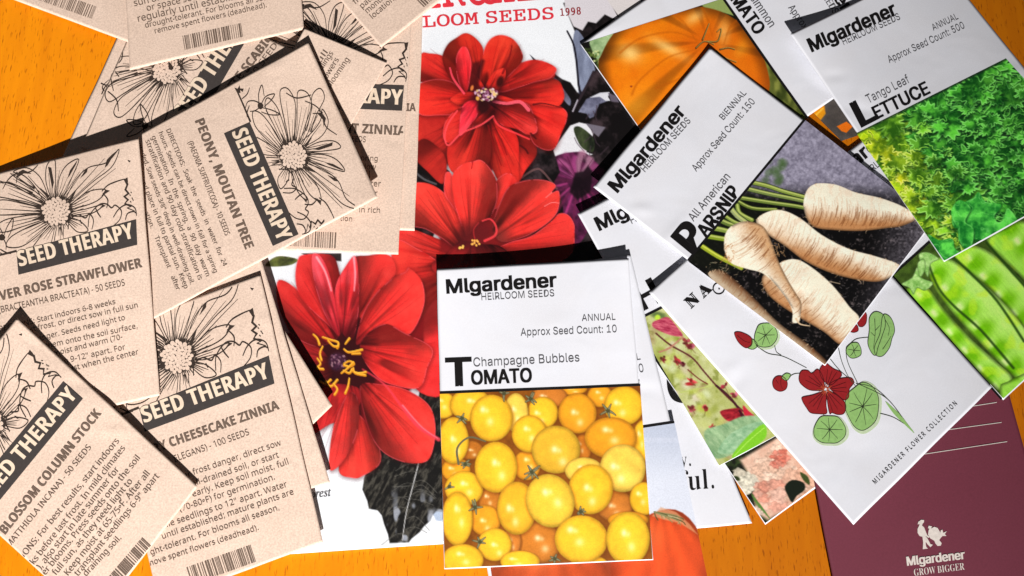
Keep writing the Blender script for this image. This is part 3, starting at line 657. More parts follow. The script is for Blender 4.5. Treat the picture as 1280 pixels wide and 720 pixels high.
def pic_persimmon(c):
    X, Y = c.X, c.Y
    n = fbm(X/16, Y/16, 4, 3); n2 = fbm(X/5, Y/7, 3, 9)
    c.C[:] = mixc(mixc((18, 22, 14), (74, 92, 44), sstep(.4, .7, n)), (150, 166, 96), sstep(.62, .8, n*.5+n2*.5))
    i = X > 955; c.C[i] = mixc((52, 62, 22), (146, 150, 70), sstep(.25, .75, fbm(X[i]/14, Y[i]/22, 3, 4)))
    c.poly([(722, 20), (760, 8), (790, 6), (782, 26), (765, 45), (742, 50), (738, 60), (722, 60)], (16, 16, 14), 1)
    c.poly([(737, 52), (748, 44), (765, 41), (768, 46), (760, 60), (748, 74), (742, 66)], (140, 170, 120), .8, 4, 1, lambda x, y, d: mixc((104, 136, 88), (176, 200, 150), fbm(x/6, y/6, 3, 1)))
    c.poly([(776, 22), (790, 14), (815, 2), (842, 2), (835, 12), (800, 22), (786, 34)], (150, 170, 110), .8, 4)
    c.poly([(876, 2), (900, -6), (915, 6), (922, 20), (905, 16), (885, 12)], (140, 158, 90), .8, 3)
    for k in range(22):
        x = 735+RNG.rand()*14; y = 62+RNG.rand()*18; c.blob(x, y, 2, 1.4, [(190, 200, 140), (90, 110, 50)][k % 2], RNG.rand()*3)
    k5 = lambda *p: S((720, 0), 3, *p)
    P = k5((85, 250), (95, 205), (130, 140), (180, 85), (250, 50), (320, 38), (370, 25), (460, 24), (540, 42), (600, 75), (650, 125), (695, 195), (722, 280), (724, 340), (690, 420), (600, 520), (400, 600), (220, 520), (120, 380))
    cx, cy = 885, 52
    def fn(x, y, d):
        dx = x-cx; dy = y-cy; a = np.arctan2(dy, dx); r = np.hypot(dx, dy)
        rib = np.cos(a*9+.7+.004*r+.6*np.sin(a*2)); s = 1.0-.25*sstep(.45, 1.0, -rib)*sstep(6, 30, r)
        e = 1-.5*sstep(-18, 0, d); n = fbm(x/18, y/18, 3, 4)
        c_ = mixc((216, 104, 6), (234, 132, 14), n)*(s*e)[:, None]
        c_ = mixc(c_, (196, 74, 8), .55*sstep(10, 0, r/6)); c_ = mixc(c_, (200, 84, 10), .5*sstep(-.5, .9, (x-850)/90)*sstep(60, 130, y+20))
        for (hx, hy, rx, ry, q, am) in ((788, 67, 14, 11, .3, .8), (835, 60, 24, 7, .5, .7), (868, 22, 7, 12, 1, .6), (905, 40, 8, 16, 0, .5), (926, 62, 8, 12, .6, .35), (795, 130, 22, 16, -.3, .35)):
            u = (x-hx)*math.cos(q)+(y-hy)*math.sin(q); v = -(x-hx)*math.sin(q)+(y-hy)*math.cos(q)
            c_ = mixc(c_, (255, 216, 130) if am > .4 else (250, 190, 60), am*np.exp(-(u/rx)**2-(v/ry)**2))
        return c_
    c.poly(P, (240, 150, 20), .9, 4, 1, fn)
    for L_ in (((872, 50), (840, 40), (800, 48), (775, 66)), ((872, 55), (858, 32), (845, 20), (828, 14)), ((890, 45), (885, 25), (878, 10)), ((905, 55), (912, 35), (925, 22)), ((870, 62), (835, 72), (800, 100), (790, 118)), ((868, 85), (850, 98), (820, 110))):
        c.line(L_, 1.2, (176, 84, 6), .55, 3, 1.6)
    c.blob(789, 108, 1.8, 1.4, (150, 60, 20))
    for st in (((878, 50), (882, 40), (886, 30)), ((884, 52), (896, 52), (900, 44), (901, 36), (896, 40)), ((900, 62), (910, 60), (918, 62)), ((870, 60), (880, 52), (892, 56)), ((896, 64), (905, 72), (920, 78))):
        c.line(st, 2.4, (60, 40, 16), .95, 1.2); c.line([(x+.6, y-.6) for x, y in st], .8, (190, 170, 90), .8)
def point_in(P, q):
    x, y = q; a = P; b = np.roll(P, -1, 0)
    m = ((a[:, 1] > y) != (b[:, 1] > y)); xi = (b[:, 0]-a[:, 0])*(y-a[:, 1])/np.where(m, b[:, 1]-a[:, 1], 1)+a[:, 0]
    return (m & (x < xi)).sum() % 2 == 1
def pic_parsnip(c):
    X, Y = c.X, c.Y
    n = fbm(X/5, Y/5, 4, 1); n2 = fbm(X/22, Y/22, 3, 2); n3 = fbm(X/2.2, Y/2.2, 2, 5)
    st = mixc((92, 88, 106), (188, 184, 206), np.clip(n*.75+n3*.45-.12, 0, 1))
    dk = mixc((8, 7, 8), (96, 86, 86), sstep(.52, .85, n*.6+n3*.4))
    edge = (Y-225)-.02*(X-900)+14*(n2-.5)
    low = sstep(-6, 30, edge)*(1-sstep(1095, 1150, X+.9*(Y-290)+40*(n2-.5)))
    right = sstep(1080, 1150, X+.3*(Y-300))
    dk2 = mixc(dk, mixc((48, 44, 50), (150, 144, 156), n3), right*.75)
    c.C[:] = mixc(st, dk2, np.maximum(low, sstep(0, 30, edge)*1.0))
    gz = lambda *p: S((740, 160), 3, *p); z15 = lambda *p: S((960, 160), 3, *p); z7 = lambda *p: S((760, 320), 3, *p)
    c.poly([(858, 326), (935, 240), (960, 255), (955, 300), (940, 330), (900, 345)], (14, 16, 10), 5, 0, .9)
    for k in range(12): c.blob(950+RNG.rand()*30, 200+RNG.rand()*30, 6, 5, (58, 88, 40), RNG.rand()*3, .6, .5)
    def stem(P, w, a=(126, 146, 62), b=(186, 196, 110)):
        c.line(P, w+1.6, (34, 44, 16), .8, w+1.6); c.line(P, w, a, 1, w*.9); c.line([(x, y-w*.2) for x, y in P], w*.35, b, .8)
    stem(gz((555, 195), (650, 215), (720, 238), (810, 262)), 4.6); stem(gz((560, 222), (660, 246), (740, 262), (800, 275)), 4.8, (110, 128, 66)); stem(gz((560, 262), (660, 278), (760, 292), (800, 300)), 4.6, (100, 120, 50))
    stem(gz((540, 270), (600, 300), (690, 306)), 4, (92, 110, 40)); stem(gz((545, 290), (555, 320), (600, 345)), 5); stem(gz((520, 300), (545, 330), (575, 352)), 6, (150, 160, 110))
    stem(gz((480, 345), (520, 362), (560, 365)), 6, (96, 116, 50)); stem(gz((500, 330), (530, 350), (560, 362)), 4)
    stem(gz((455, 375), (490, 382), (520, 390)), 6); stem(gz((430, 405), (470, 412), (520, 420)), 6, (126, 146, 40)); stem(gz((415, 445), (470, 480), (520, 505), (560, 525)), 5.5, (150, 164, 40), (206, 212, 90))
    for k in range(40):
        x, y = gz((RNG.uniform(420, 560), RNG.uniform(500, 560)))[0]; c.line([(x, y), (x+RNG.uniform(-7, 7), y+RNG.uniform(-4, 8))], 1, [(150, 130, 104), (60, 56, 44), (120, 120, 96)][k % 3], .8, .5)
    for k in range(60):
        x = RNG.uniform(1010, 1120); y = RNG.uniform(330, 400); c.line([(x, y), (x+RNG.uniform(-4, 4), y+RNG.uniform(-3, 3))], .8, (110, 104, 104), .6)
    def snip(P, a, b, lit=(240, 228, 206), shd=(188, 132, 84), side=1, sd=0, dim=1.0, w=36):
        a = np.array(a, float); b = np.array(b, float); ax = b-a; L = math.hypot(*ax); ax /= L; pr = np.array((-ax[1], ax[0]))*side
        Pp = catmull(P, 5)
        def fn(x, y, d):
            t = (x-a[0])*ax[0]+(y-a[1])*ax[1]; s = (x-a[0])*pr[0]+(y-a[1])*pr[1]; wl = w*(1-.45*np.clip(t/L, 0, 1))
            q = np.clip(s/wl, -1, 1); n = fbm(x/8+sd, y/8, 4, 3); fine = fbm(t/1.5+2.5*(n-.5)*3-.10*q*q*20, s/9+sd, 3, 6+sd)
            c_ = mixc(lit, shd, sstep(-.15, .85, q+.3*(n-.5)))
            wr = sstep(.56, .72, fine)
            c_ = mixc(c_, (150, 92, 52), wr*(.08+.2*sstep(-.1, .7, q)))
            gv = fbm(t/5.5+(n-.5)*3, s/22+sd, 2, 16+sd); c_ = mixc(c_, (150, 100, 64), .25*sstep(.6, .74, gv)*(.35+.65*sstep(-.4, .5, q)))
            c_ = mixc(c_, (255, 248, 232), .35*np.exp(-((q+.35)/.3)**2)*n*1.6)
            c_ = c_*(1-.38*sstep(-4, .5, d)*(q > 0))[:, None]
            return c_*dim
        c.poly(Pp, lit, .8, 0, 1, fn)
        for k in range(int(L*.95)):
            t = RNG.uniform(.02, .97)*L; wl = w*(1-.45*t/L); s0 = RNG.uniform(-.75, .55)*wl; s1 = s0+RNG.uniform(.25, .9)*wl; s1 = min(s1, .9*wl)
            bow = lambda q: -6.0*(1-(q/wl)**2)
            p = [a+ax*(t-bow(q)*1.0+RNG.uniform(-.6, .6))+pr*q for q in (s0, (s0+s1)/2, s1)]
            pp = np.array(p); inside = np.array([point_in(Pp, x) for x in pp])
            if inside.all():
                lo = (s0+s1)/2/wl; c.line(pp, .9, (122, 70, 36) if lo > 0 else (176, 140, 104), (.30+.35*max(lo, 0))*dim, RNG.uniform(.5, 1.3), .5)
        for k in range(int(L/5)):
            j = RNG.randint(len(Pp)); p = Pp[j]; q_ = p+np.array((RNG.uniform(-4, 4), RNG.uniform(-1, 5)))
            c.line([p, (p+q_)/2+RNG.uniform(-1, 1, 2), q_], .8, (206, 176, 140), .7, .4)
    snip(z7((378, 62), (430, 55), (520, 130), (640, 250), (750, 330), (822, 396), (812, 420), (770, 410), (700, 375), (600, 305), (480, 180), (395, 95)), (895, 345), (1030, 455), (206, 178, 144), (120, 78, 50), -1, 3, .84, 15)
    snip(z15((133, 290), (143, 240), (165, 215), (200, 207), (260, 214), (330, 242), (420, 262), (500, 292), (548, 325), (552, 345), (500, 368), (450, 375), (350, 386), (250, 383), (180, 374), (148, 345)), (1005, 258), (1142, 270), side=1, sd=1, w=26)
    snip(gz((615, 352), (650, 318), (710, 308), (780, 338), (860, 400), (960, 452), (1060, 480), (1150, 512), (1140, 545), (1080, 575), (1000, 570), (900, 545), (800, 500), (720, 440), (660, 400)), (950, 275), (1115, 345), side=1, sd=2, w=32)
    snip(z7((580, 75), (640, 28), (700, 12), (760, 40), (840, 108), (905, 190), (942, 235), (905, 290), (872, 332), (810, 285), (720, 232), (640, 180), (590, 130)), (965, 335), (1060, 420), side=1, sd=4, w=38)
    snip(gz((498, 405), (520, 370), (560, 352), (600, 352), (645, 372), (672, 425), (700, 500), (735, 570), (765, 620), (785, 655), (782, 700), (775, 728), (752, 728), (752, 690), (735, 650), (690, 590), (640, 545), (580, 528), (520, 505), (498, 460)), (920, 290), (998, 395), side=-1, sd=6, shd=(200, 158, 116), w=30)
    c.line(z7((705, 235), (720, 255), (755, 262)), 2.4, (214, 186, 150), 1, 1); c.line(z7((830, 95), (870, 104)), 1, (190, 170, 140), .8)
    for k in range(26):
        p = gz((RNG.uniform(490, 530), RNG.uniform(430, 500)))[0]; c.line([p, (p[0]+RNG.uniform(-5, 3), p[1]+RNG.uniform(1, 6))], .9, (176, 120, 70), .8, .4)
        p = gz((RNG.uniform(650, 720), RNG.uniform(430, 480)))[0]; c.line([p, (p[0]+RNG.uniform(-3, 4), p[1]+RNG.uniform(0, 6))], .9, (206, 160, 110), .8, .4)
def pic_lettuce(c):
    X, Y = c.X, c.Y
    wx = X+14*(fbm(X/18, Y/18, 3, 1)-.5)*2+5*(fbm(X/5, Y/5, 2, 4)-.5)*2; wy = Y+14*(fbm(X/18+9, Y/18, 3, 2)-.5)*2+5*(fbm(X/5+7, Y/5, 2, 5)-.5)*2
    def vor(s, sd):
        x = wx/s; y = wy/s; ix = np.floor(x); iy = np.floor(y); f1 = np.full(x.shape, 9.); f2 = f1.copy(); idv = np.zeros(x.shape); vx = np.zeros(x.shape); vy = np.zeros(x.shape)
        for a in (-1, 0, 1):
            for b in (-1, 0, 1):
                px = ix+a+_hash(ix+a, iy+b, sd); py = iy+b+_hash(ix+a, iy+b, sd+50); d = np.hypot(x-px, y-py)
                m = d < f1; f2 = np.where(m, f1, np.minimum(f2, d)); idv = np.where(m, _hash(ix+a, iy+b, sd+99), idv); vx = np.where(m, x-px, vx); vy = np.where(m, y-py, vy); f1 = np.where(m, d, f1)
        return f1, f2, idv, vx, vy
    f1, f2, idv, vx, vy = vor(21, 7); g1, g2, id2, ux, uy = vor(9, 17)
    yel = np.clip(sstep(95, 15, (X-1062)*.88-(Y-166)*.42+22*(fbm(X/20, Y/20, 2, 8)-.5)*2), 0, 1); yel = np.maximum(yel, .55*sstep(1225, 1262, X)*sstep(160, 100, Y)*fbm(X/9, Y/9, 2, 3)*1.8)
    lev = np.clip(.15+.55*idv+.30*(uy*-.8+ux*.3)+.35*(fbm(X/30, Y/30, 2, 6)-.35), 0, 1)
    gr = mixc((8, 66, 22), (62, 178, 48), lev); gr = mixc(gr, (140, 222, 96), sstep(.70, 1.0, lev+.3*(id2-.5)))
    ye = mixc((70, 126, 8), (216, 226, 24), np.clip(lev*1.15, 0, 1)); col = mixc(gr, ye, yel*.9)
    hole = sstep(.62, .80, fbm(wx/24+3, wy/24, 3, 31))
    shade = sstep(.55, .95, f1); col = col*(1-.45*shade)[:, None]
    rim = np.exp(-((f2-f1-.10)/.05)**2)*(idv > .25); gap = sstep(.07, .0, f2-f1)
    col = mixc(col, mixc((130, 214, 106), (230, 240, 90), yel), rim*.65)
    rim2 = np.exp(-((g2-g1-.12)/.07)**2)*(id2 > .5); col = mixc(col, mixc((96, 200, 76), (216, 230, 70), yel), rim2*.45)
    col = mixc(col, (14, 46, 22), gap*.8*(idv > .3)); col = mixc(col, mixc((22, 42, 26), (50, 60, 40), id2), hole*(1-.55*yel)*.95)
    vein = np.exp(-(((ux*1.0+uy*.4))/.05)**2)*(id2 > .6); col = mixc(col, (150, 214, 120), vein*.3)
    c.C[:] = col
    for k in range(150):
        if k < 70: r = RNG.uniform(20, 32)
        else: r = RNG.uniform(10, 20)
        u_, v_ = RNG.rand(), RNG.rand(); cx = 1070+187*u_+112*v_; cy = 166-93*u_+161*v_
        ph = RNG.rand(4)*6.28; P = []
        for a in np.linspace(0, 6.283, 90, endpoint=False):
            rr = r*(.66+.22*abs(math.sin(2.5*a+ph[0]))+.16*math.sin(7*a+ph[1]+math.sin(3*a))+.11*math.sin(17*a+ph[2])); P.append((cx+rr*math.cos(a), cy+rr*.75*math.sin(a)))
        yl = float(np.clip((95-((cx-1062)*.88-(cy-166)*.42))/80+RNG.uniform(-.3, .3), 0, 1)); tone = RNG.rand()
        lo = np.array((14, 92, 24))*(1-yl)+np.array((110, 150, 10))*yl; hi = np.array((98, 208, 62))*(1-yl)+np.array((222, 228, 30))*yl; rim_ = np.array((128, 216, 104))*(1-yl)+np.array((240, 244, 120))*yl
        hi = hi*(.62+.45*tone); da = RNG.rand()*6.28
        def fn(x, y, d, cx=cx, cy=cy, r=r, lo=lo, hi=hi, rim_=rim_, da=da, k=k):
            g = ((x-cx)*math.cos(da)+(y-cy)*math.sin(da))/r; n = fbm(x/4+k, y/4, 3, k); n5 = fbm(x/9+k, y/9, 3, k+5); c_ = mixc(lo*.7, hi, sstep(-.7, .6, g*.8+1.9*(n5-.5)+.6*(n-.5)))
            v = np.abs(np.sin(np.arctan2(y-cy+r*.4, x-cx)*4+k)); c_ = mixc(c_, rim_, .22*sstep(.16, 0, v)); return mixc(c_, rim_, .85*np.exp(-((d+.8)/.75)**2)*sstep(-.5, .4, g+.2))
        c.poly([(x+1.2, y+2.6) for x, y in P], (6, 34, 14), 3, 0, .75*(1-.6*yl)); c.poly(P, (40, 150, 60), .6, 0, 1, fn)
    for k in range(110):
        u_, v_ = RNG.rand(), RNG.rand(); cx = 1070+187*u_+112*v_; cy = 166-93*u_+161*v_; yl = float(np.clip((95-((cx-1062)*.88-(cy-166)*.42))/80, 0, 1))
        a0 = RNG.rand()*6.28; n_ = RNG.randint(7, 12); P = [(cx, cy)]
        for j in range(n_):
            a0 += RNG.uniform(-1.5, 1.5); st = RNG.uniform(1.8, 3.6); P.append((P[-1][0]+st*math.cos(a0), P[-1][1]+st*math.sin(a0)*.8))
        rim_ = np.array((130, 222, 92))*(1-yl)+np.array((238, 240, 70))*yl
        c.line([(x+.7, y+1.5) for x, y in P], 2.6, (10, 54, 18) if yl < .5 else (70, 110, 8), .6, 1.4, 1.0); c.line(P, 1.1, rim_, RNG.uniform(.5, .9), .6, .6)
    # large leaves in front
    z15 = lambda *p: S((960, 160), 3, *p)
    for P, a, b, i in ((z15((720, 310), (735, 280), (770, 262), (790, 240), (815, 275), (870, 285), (872, 300), (850, 330), (860, 352), (880, 345), (900, 300), (935, 350), (900, 375), (850, 410), (800, 420), (760, 410), (740, 370), (700, 375), (690, 340)), (1205, 300), (1250, 250), 1),
                    (z15((600, 400), (640, 420), (690, 415), (700, 450), (720, 470), (690, 488), (660, 500), (630, 470)), (1180, 325), (1180, 290), 2),
                    (z15((690, 300), (720, 270), (760, 300), (740, 350), (770, 375), (765, 440), (740, 455), (715, 420), (712, 380), (690, 340)), (1206, 308), (1200, 250), 3)):
        def fn(x, y, d, i=i):
            n = fbm(x/9+i, y/9, 4, 9); c_ = mixc((18, 104, 34), (92, 206, 74), np.clip(n*2.2-.6, 0, 1))
            c_ = mixc(c_, (130, 214, 110), .42*np.exp(-((d+1.1)/.9)**2)*(fbm(x/6, y/6, 2, 5) > .45)); v = np.abs(fbm(x/13+i, y/13, 2, 40+i)-.5); return mixc(c_, (120, 210, 110), .5*np.exp(-(v/.015)**2))
        c.poly([(x+1.2, y+2) for x, y in P], (10, 50, 20), 2, 4, .7); c.poly(P, (40, 150, 60), .7, 5, 1, fn)
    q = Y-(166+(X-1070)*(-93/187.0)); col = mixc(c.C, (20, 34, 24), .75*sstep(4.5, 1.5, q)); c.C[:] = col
def pic_peas(c):
    X, Y = c.X, c.Y
    c.C[:] = mixc((30, 44, 12), (70, 96, 30), fbm(X/8, Y/8, 3)); z15 = lambda *p: S((960, 160), 3, *p); z16 = lambda *p: S((960, 320), 3, *p)
    ax = np.array((.64, .77)); pr = np.array((.77, -.64))
    def pod(P, mid, w, sd):
        mid = np.array(mid, float)
        def fn(x, y, d):
            t = (x-mid[0])*ax[0]+(y-mid[1])*ax[1]; s = ((x-mid[0])*pr[0]+(y-mid[1])*pr[1])/w; n = fbm(x/9+sd, y/9, 4, sd); pe = .5+.5*np.cos(t/30*6.283+sd)
            c_ = mixc((140, 198, 66), (96, 164, 8), np.clip(pe*np.exp(-(s/.55)**2)*1.2+.5*(n-.5), 0, 1)); c_ = mixc(c_, (176, 220, 112), sstep(.1, .9, s+.5*(n-.4))*.7)
            c_ = mixc(c_, (232, 246, 196), .55*np.exp(-((s+.15)/.16)**2)*sstep(.5, 1, .5+.5*np.cos(t/30*6.283+2.4+sd))); c_ = mixc(c_, (176, 214, 40), .5*sstep(.55, .75, fbm(x/16, y/16, 2, 3+sd)))
            f = fbm(t/14, s*w/1.3, 2, 55+sd); return c_*(1.0+.06*(f-.5)*2-.42*sstep(-5, 0, d))[:, None]
        c.poly(P, (120, 180, 50), .8, 4, 1, fn)
    pod(z16((520, 130), (545, 110), (600, 120), (660, 200), (760, 310), (860, 400), (915, 455), (900, 520), (860, 500), (740, 380), (620, 250), (560, 190)), (1200, 425), 22, 1)
    pod(z16((598, 30), (640, 5), (700, 20), (780, 80), (900, 190), (990, 300), (1060, 420), (1000, 500), (920, 450), (800, 330), (690, 210), (620, 110)), (1220, 400), 32, 3)
    pod(z15((690, 470), (760, 440), (840, 470), (940, 560), (1040, 680), (1120, 800), (1040, 860), (940, 720), (830, 600), (740, 530)), (1255, 370), 30, 5)
    pod(z15((820, 420), (900, 370), (960, 350), (1060, 400), (1100, 560), (1060, 700), (960, 570), (880, 490)), (1285, 310), 30, 7)
    pod(z16((870, 490), (900, 470), (960, 440), (1060, 400), (1100, 500), (900, 560)), (1275, 478), 14, 9)
    for L_ in (z15((690, 480), (760, 545), (860, 650), (960, 800)), z15((600, 505), (640, 600), (700, 670), (800, 760), (920, 900)), z15((820, 430), (880, 500), (960, 590), (1000, 640))):
        c.line(L_, 3, (26, 54, 8), .85, 3.4, 1.2)
    for P in (z15((500, 585), (540, 560), (560, 520), (575, 560), (620, 580), (590, 610), (560, 600), (545, 625), (530, 600)), z15((565, 475), (600, 465), (640, 490), (610, 510), (600, 560), (580, 520)), z15((560, 510), (585, 490), (590, 530), (570, 560))):
        c.poly(P, (130, 180, 80), .8, 4, 1, lambda x, y, d: mixc((84, 140, 50), (190, 220, 150), fbm(x/4, y/4, 3, 2))*(1-.4*sstep(-1.5, 0, d))[:, None])
def pic_hibiscus(c):
    X, Y = c.X, c.Y
    n = fbm(X/16, Y/16, 3, 1); n2 = fbm(X/8, Y/8, 3, 2)
    c.C[:] = mixc(mixc((150, 158, 72), (206, 208, 168), n), (110, 120, 40), sstep(.6, .8, n2)*.6)
    z = lambda *p: S((780, 380), 4.5, *p)
    for k in range(60):
        t = RNG.rand(); x = 815+t*110+RNG.uniform(-14, 26); y = 420+t*150+RNG.uniform(-14, 14)
        c.blob(x, y, RNG.uniform(4, 9), RNG.uniform(3, 7), [(196, 206, 110), (170, 180, 60), (208, 190, 180), (150, 120, 90), (214, 224, 190), (128, 140, 40)][k % 6], RNG.rand()*3, .8, .55)
    c.blob(823, 394, 12, 5, (90, 110, 60), .2, .6); c.blob(822, 397, 4, 4, (180, 214, 60))
    c.poly(z((160, 105), (200, 85), (250, 75), (300, 130), (330, 180), (260, 175), (170, 135)), (172, 40, 70), 1, 4, 1, lambda x, y, d: mixc((130, 14, 46), (226, 128, 140), fbm((x+y*2)/12, (y*1.2-x*.4)/3, 3, 3)))
    for L_, w, col in ((((180, 165), (260, 230), (380, 300), (450, 380), (520, 460), (600, 540), (690, 620)), 2.2, (86, 34, 36)), (((200, 270), (260, 245), (330, 185)), 2.4, (176, 120, 100)), (((360, 370), (420, 420), (470, 450)), 1.6, (110, 44, 40)), (((310, 500), (400, 480), (500, 460)), 1.2, (176, 190, 100)), (((520, 460), (600, 530), (680, 640)), 3, (60, 18, 30)), (((640, 600), (700, 660)), 3, (66, 16, 30))):
        c.line(z(*L_), w, col, .9, w)
    for (x, y, rx, ry, col) in ((300, 320, 7, 5, (206, 72, 84)), (325, 340, 4, 5, (110, 30, 46)), (380, 440, 9, 5, (206, 56, 60)), (460, 590, 5, 6, (190, 54, 64)), (350, 215, 5, 6, (150, 36, 54)), (375, 245, 5, 7, (176, 70, 90)), (565, 460, 4, 6, (180, 60, 80)), (620, 510, 5, 5, (200, 80, 110)), (380, 590, 6, 6, (170, 70, 80)), (500, 700, 6, 4, (180, 50, 60)), (215, 310, 5, 4, (130, 40, 50))):
        q = z((x, y))[0]; col = (col[0]*.86, col[1]*.62, col[2]*.66)
        for m in range(5):
            a = RNG.rand()*6.28; c.blob(q[0]+RNG.uniform(-3, 3), q[1]+RNG.uniform(-3, 3), rx*RNG.uniform(.35, .8), ry*RNG.uniform(.25, .6), [col, (col[0]*.6, col[1]*.5, col[2]*.5), (min(col[0]*1.25, 255), col[1]*2, col[2]*2)][m % 3], a, .5, .8)
        c.line([q, (q[0]+RNG.uniform(-8, 8), q[1]+RNG.uniform(3, 12))], 1.2, (112, 84, 50), .7, .8)
    c.poly(z((540, 605), (590, 590), (655, 590), (665, 640), (640, 670), (590, 660), (560, 640)), (168, 26, 40), .9, 3, 1, lambda x, y, d: mixc((90, 8, 20), (206, 50, 60), fbm(x/5, y/3, 3, 3)))
    c.poly(z((670, 570), (700, 600), (745, 640), (740, 660), (700, 640), (675, 620)), (190, 36, 56), .9, 3); c.line(z((650, 600), (680, 660), (720, 690)), 3, (60, 10, 24))
    c.poly([(880, 540), (905, 530), (930, 520), (955, 523), (950, 545), (930, 560), (905, 572), (890, 570)], (150, 180, 120), 1.5, 4, 1, lambda x, y, d: mixc((100, 140, 96), (168, 194, 150), fbm((x+y)/14, (x-y)/4, 3, 3)))
    c.poly([(897, 565), (910, 545), (932, 532), (952, 527), (958, 536), (940, 552), (915, 566)], (132, 176, 130), .9, 4, 1, lambda x, y, d: mixc((104, 150, 108), (176, 206, 168), fbm(x/6, y/4, 3, 3)))
    c.poly([(915, 570), (932, 548), (954, 530), (958, 545), (945, 558), (925, 572)], (120, 190, 40), .9, 4); c.line([(918, 570), (935, 552), (955, 535)], .9, (170, 220, 90))
def pic_peach(c):
    X, Y = c.X, c.Y
    c.C[:] = mixc((18, 20, 14), (52, 70, 34), sstep(.5, .8, fbm(X/9, Y/9, 3, 3)))
    c.poly([(925, 575), (975, 545), (1023, 600), (1010, 622), (960, 650), (945, 640), (940, 600)], (226, 186, 160), 3, 0, 1, lambda x, y, d: mixc((206, 150, 126), (240, 214, 192), fbm(x/9, y/9, 3, 2)))
    def flo(cx, cy, r, a, b, sd):
        for k in range(22):
            t = RNG.rand()*6.28; q = r*RNG.uniform(.2, .95); x = cx+q*math.cos(t); y = cy+q*math.sin(t); w = RNG.uniform(.26, .5)*r
            P = [(x+w*math.cos(u+t)*(1+.25*math.sin(u*5+k)), y+w*.7*math.sin(u+t)*(1+.25*math.sin(u*4))) for u in np.linspace(0, 6.28, 14, endpoint=False)]
            m = RNG.rand(); col = np.array(a)*(1-m)+np.array(b)*m
            c.poly(P, col, .9, 2, .95, lambda x, y, d, col=col: np.clip(col*(1.0+.35*(fbm(x/3, y/3, 2, sd)-.5)-.13*sstep(-2.5, 0, d)[...]*1.0)[:, None], 0, 255))
    flo(930, 600, 17, (232, 226, 206), (206, 196, 176), 1)
    flo(965, 580, 22, (222, 176, 150), (238, 208, 186), 2); flo(975, 575, 12, (210, 110, 90), (232, 150, 130), 4)
    flo(962, 620, 22, (236, 190, 170), (222, 150, 128), 3); flo(1003, 606, 22, (238, 206, 184), (222, 160, 130), 5); flo(945, 640, 10, (226, 190, 170), (236, 216, 200), 6)
    c.poly([(981, 608), (990, 600), (1004, 603), (1006, 612), (996, 620), (990, 628), (984, 618)], (20, 28, 18), .9, 3); c.poly([(1000, 590), (1010, 596), (1012, 606), (1004, 600)], (60, 74, 30), .9, 3)
    for k in range(7): c.line([(940+k*1.5, 618+k*2), (946+k*3, 632+k*3)], 1.8, (84, 124, 56), .8, 1)
    c.blob(921, 598, 5, 3, (40, 50, 20), .5)
def pic_glow(c):
    X, Y = c.X, c.Y
    c.C[:] = mixc((60, 56, 54), (84, 78, 74), fbm(X/7, Y/7, 3, 3))
    c.poly([(1008, 140), (1030, 130), (1032, 142), (1026, 150), (1016, 152)], (214, 140, 20), 1.2, 0, 1); c.poly([(1046, 158), (1058, 152), (1066, 158), (1058, 166), (1052, 164)], (222, 110, 20), .8)
    c.line([(1016, 148), (1028, 136)], 2, (240, 190, 70), .8)

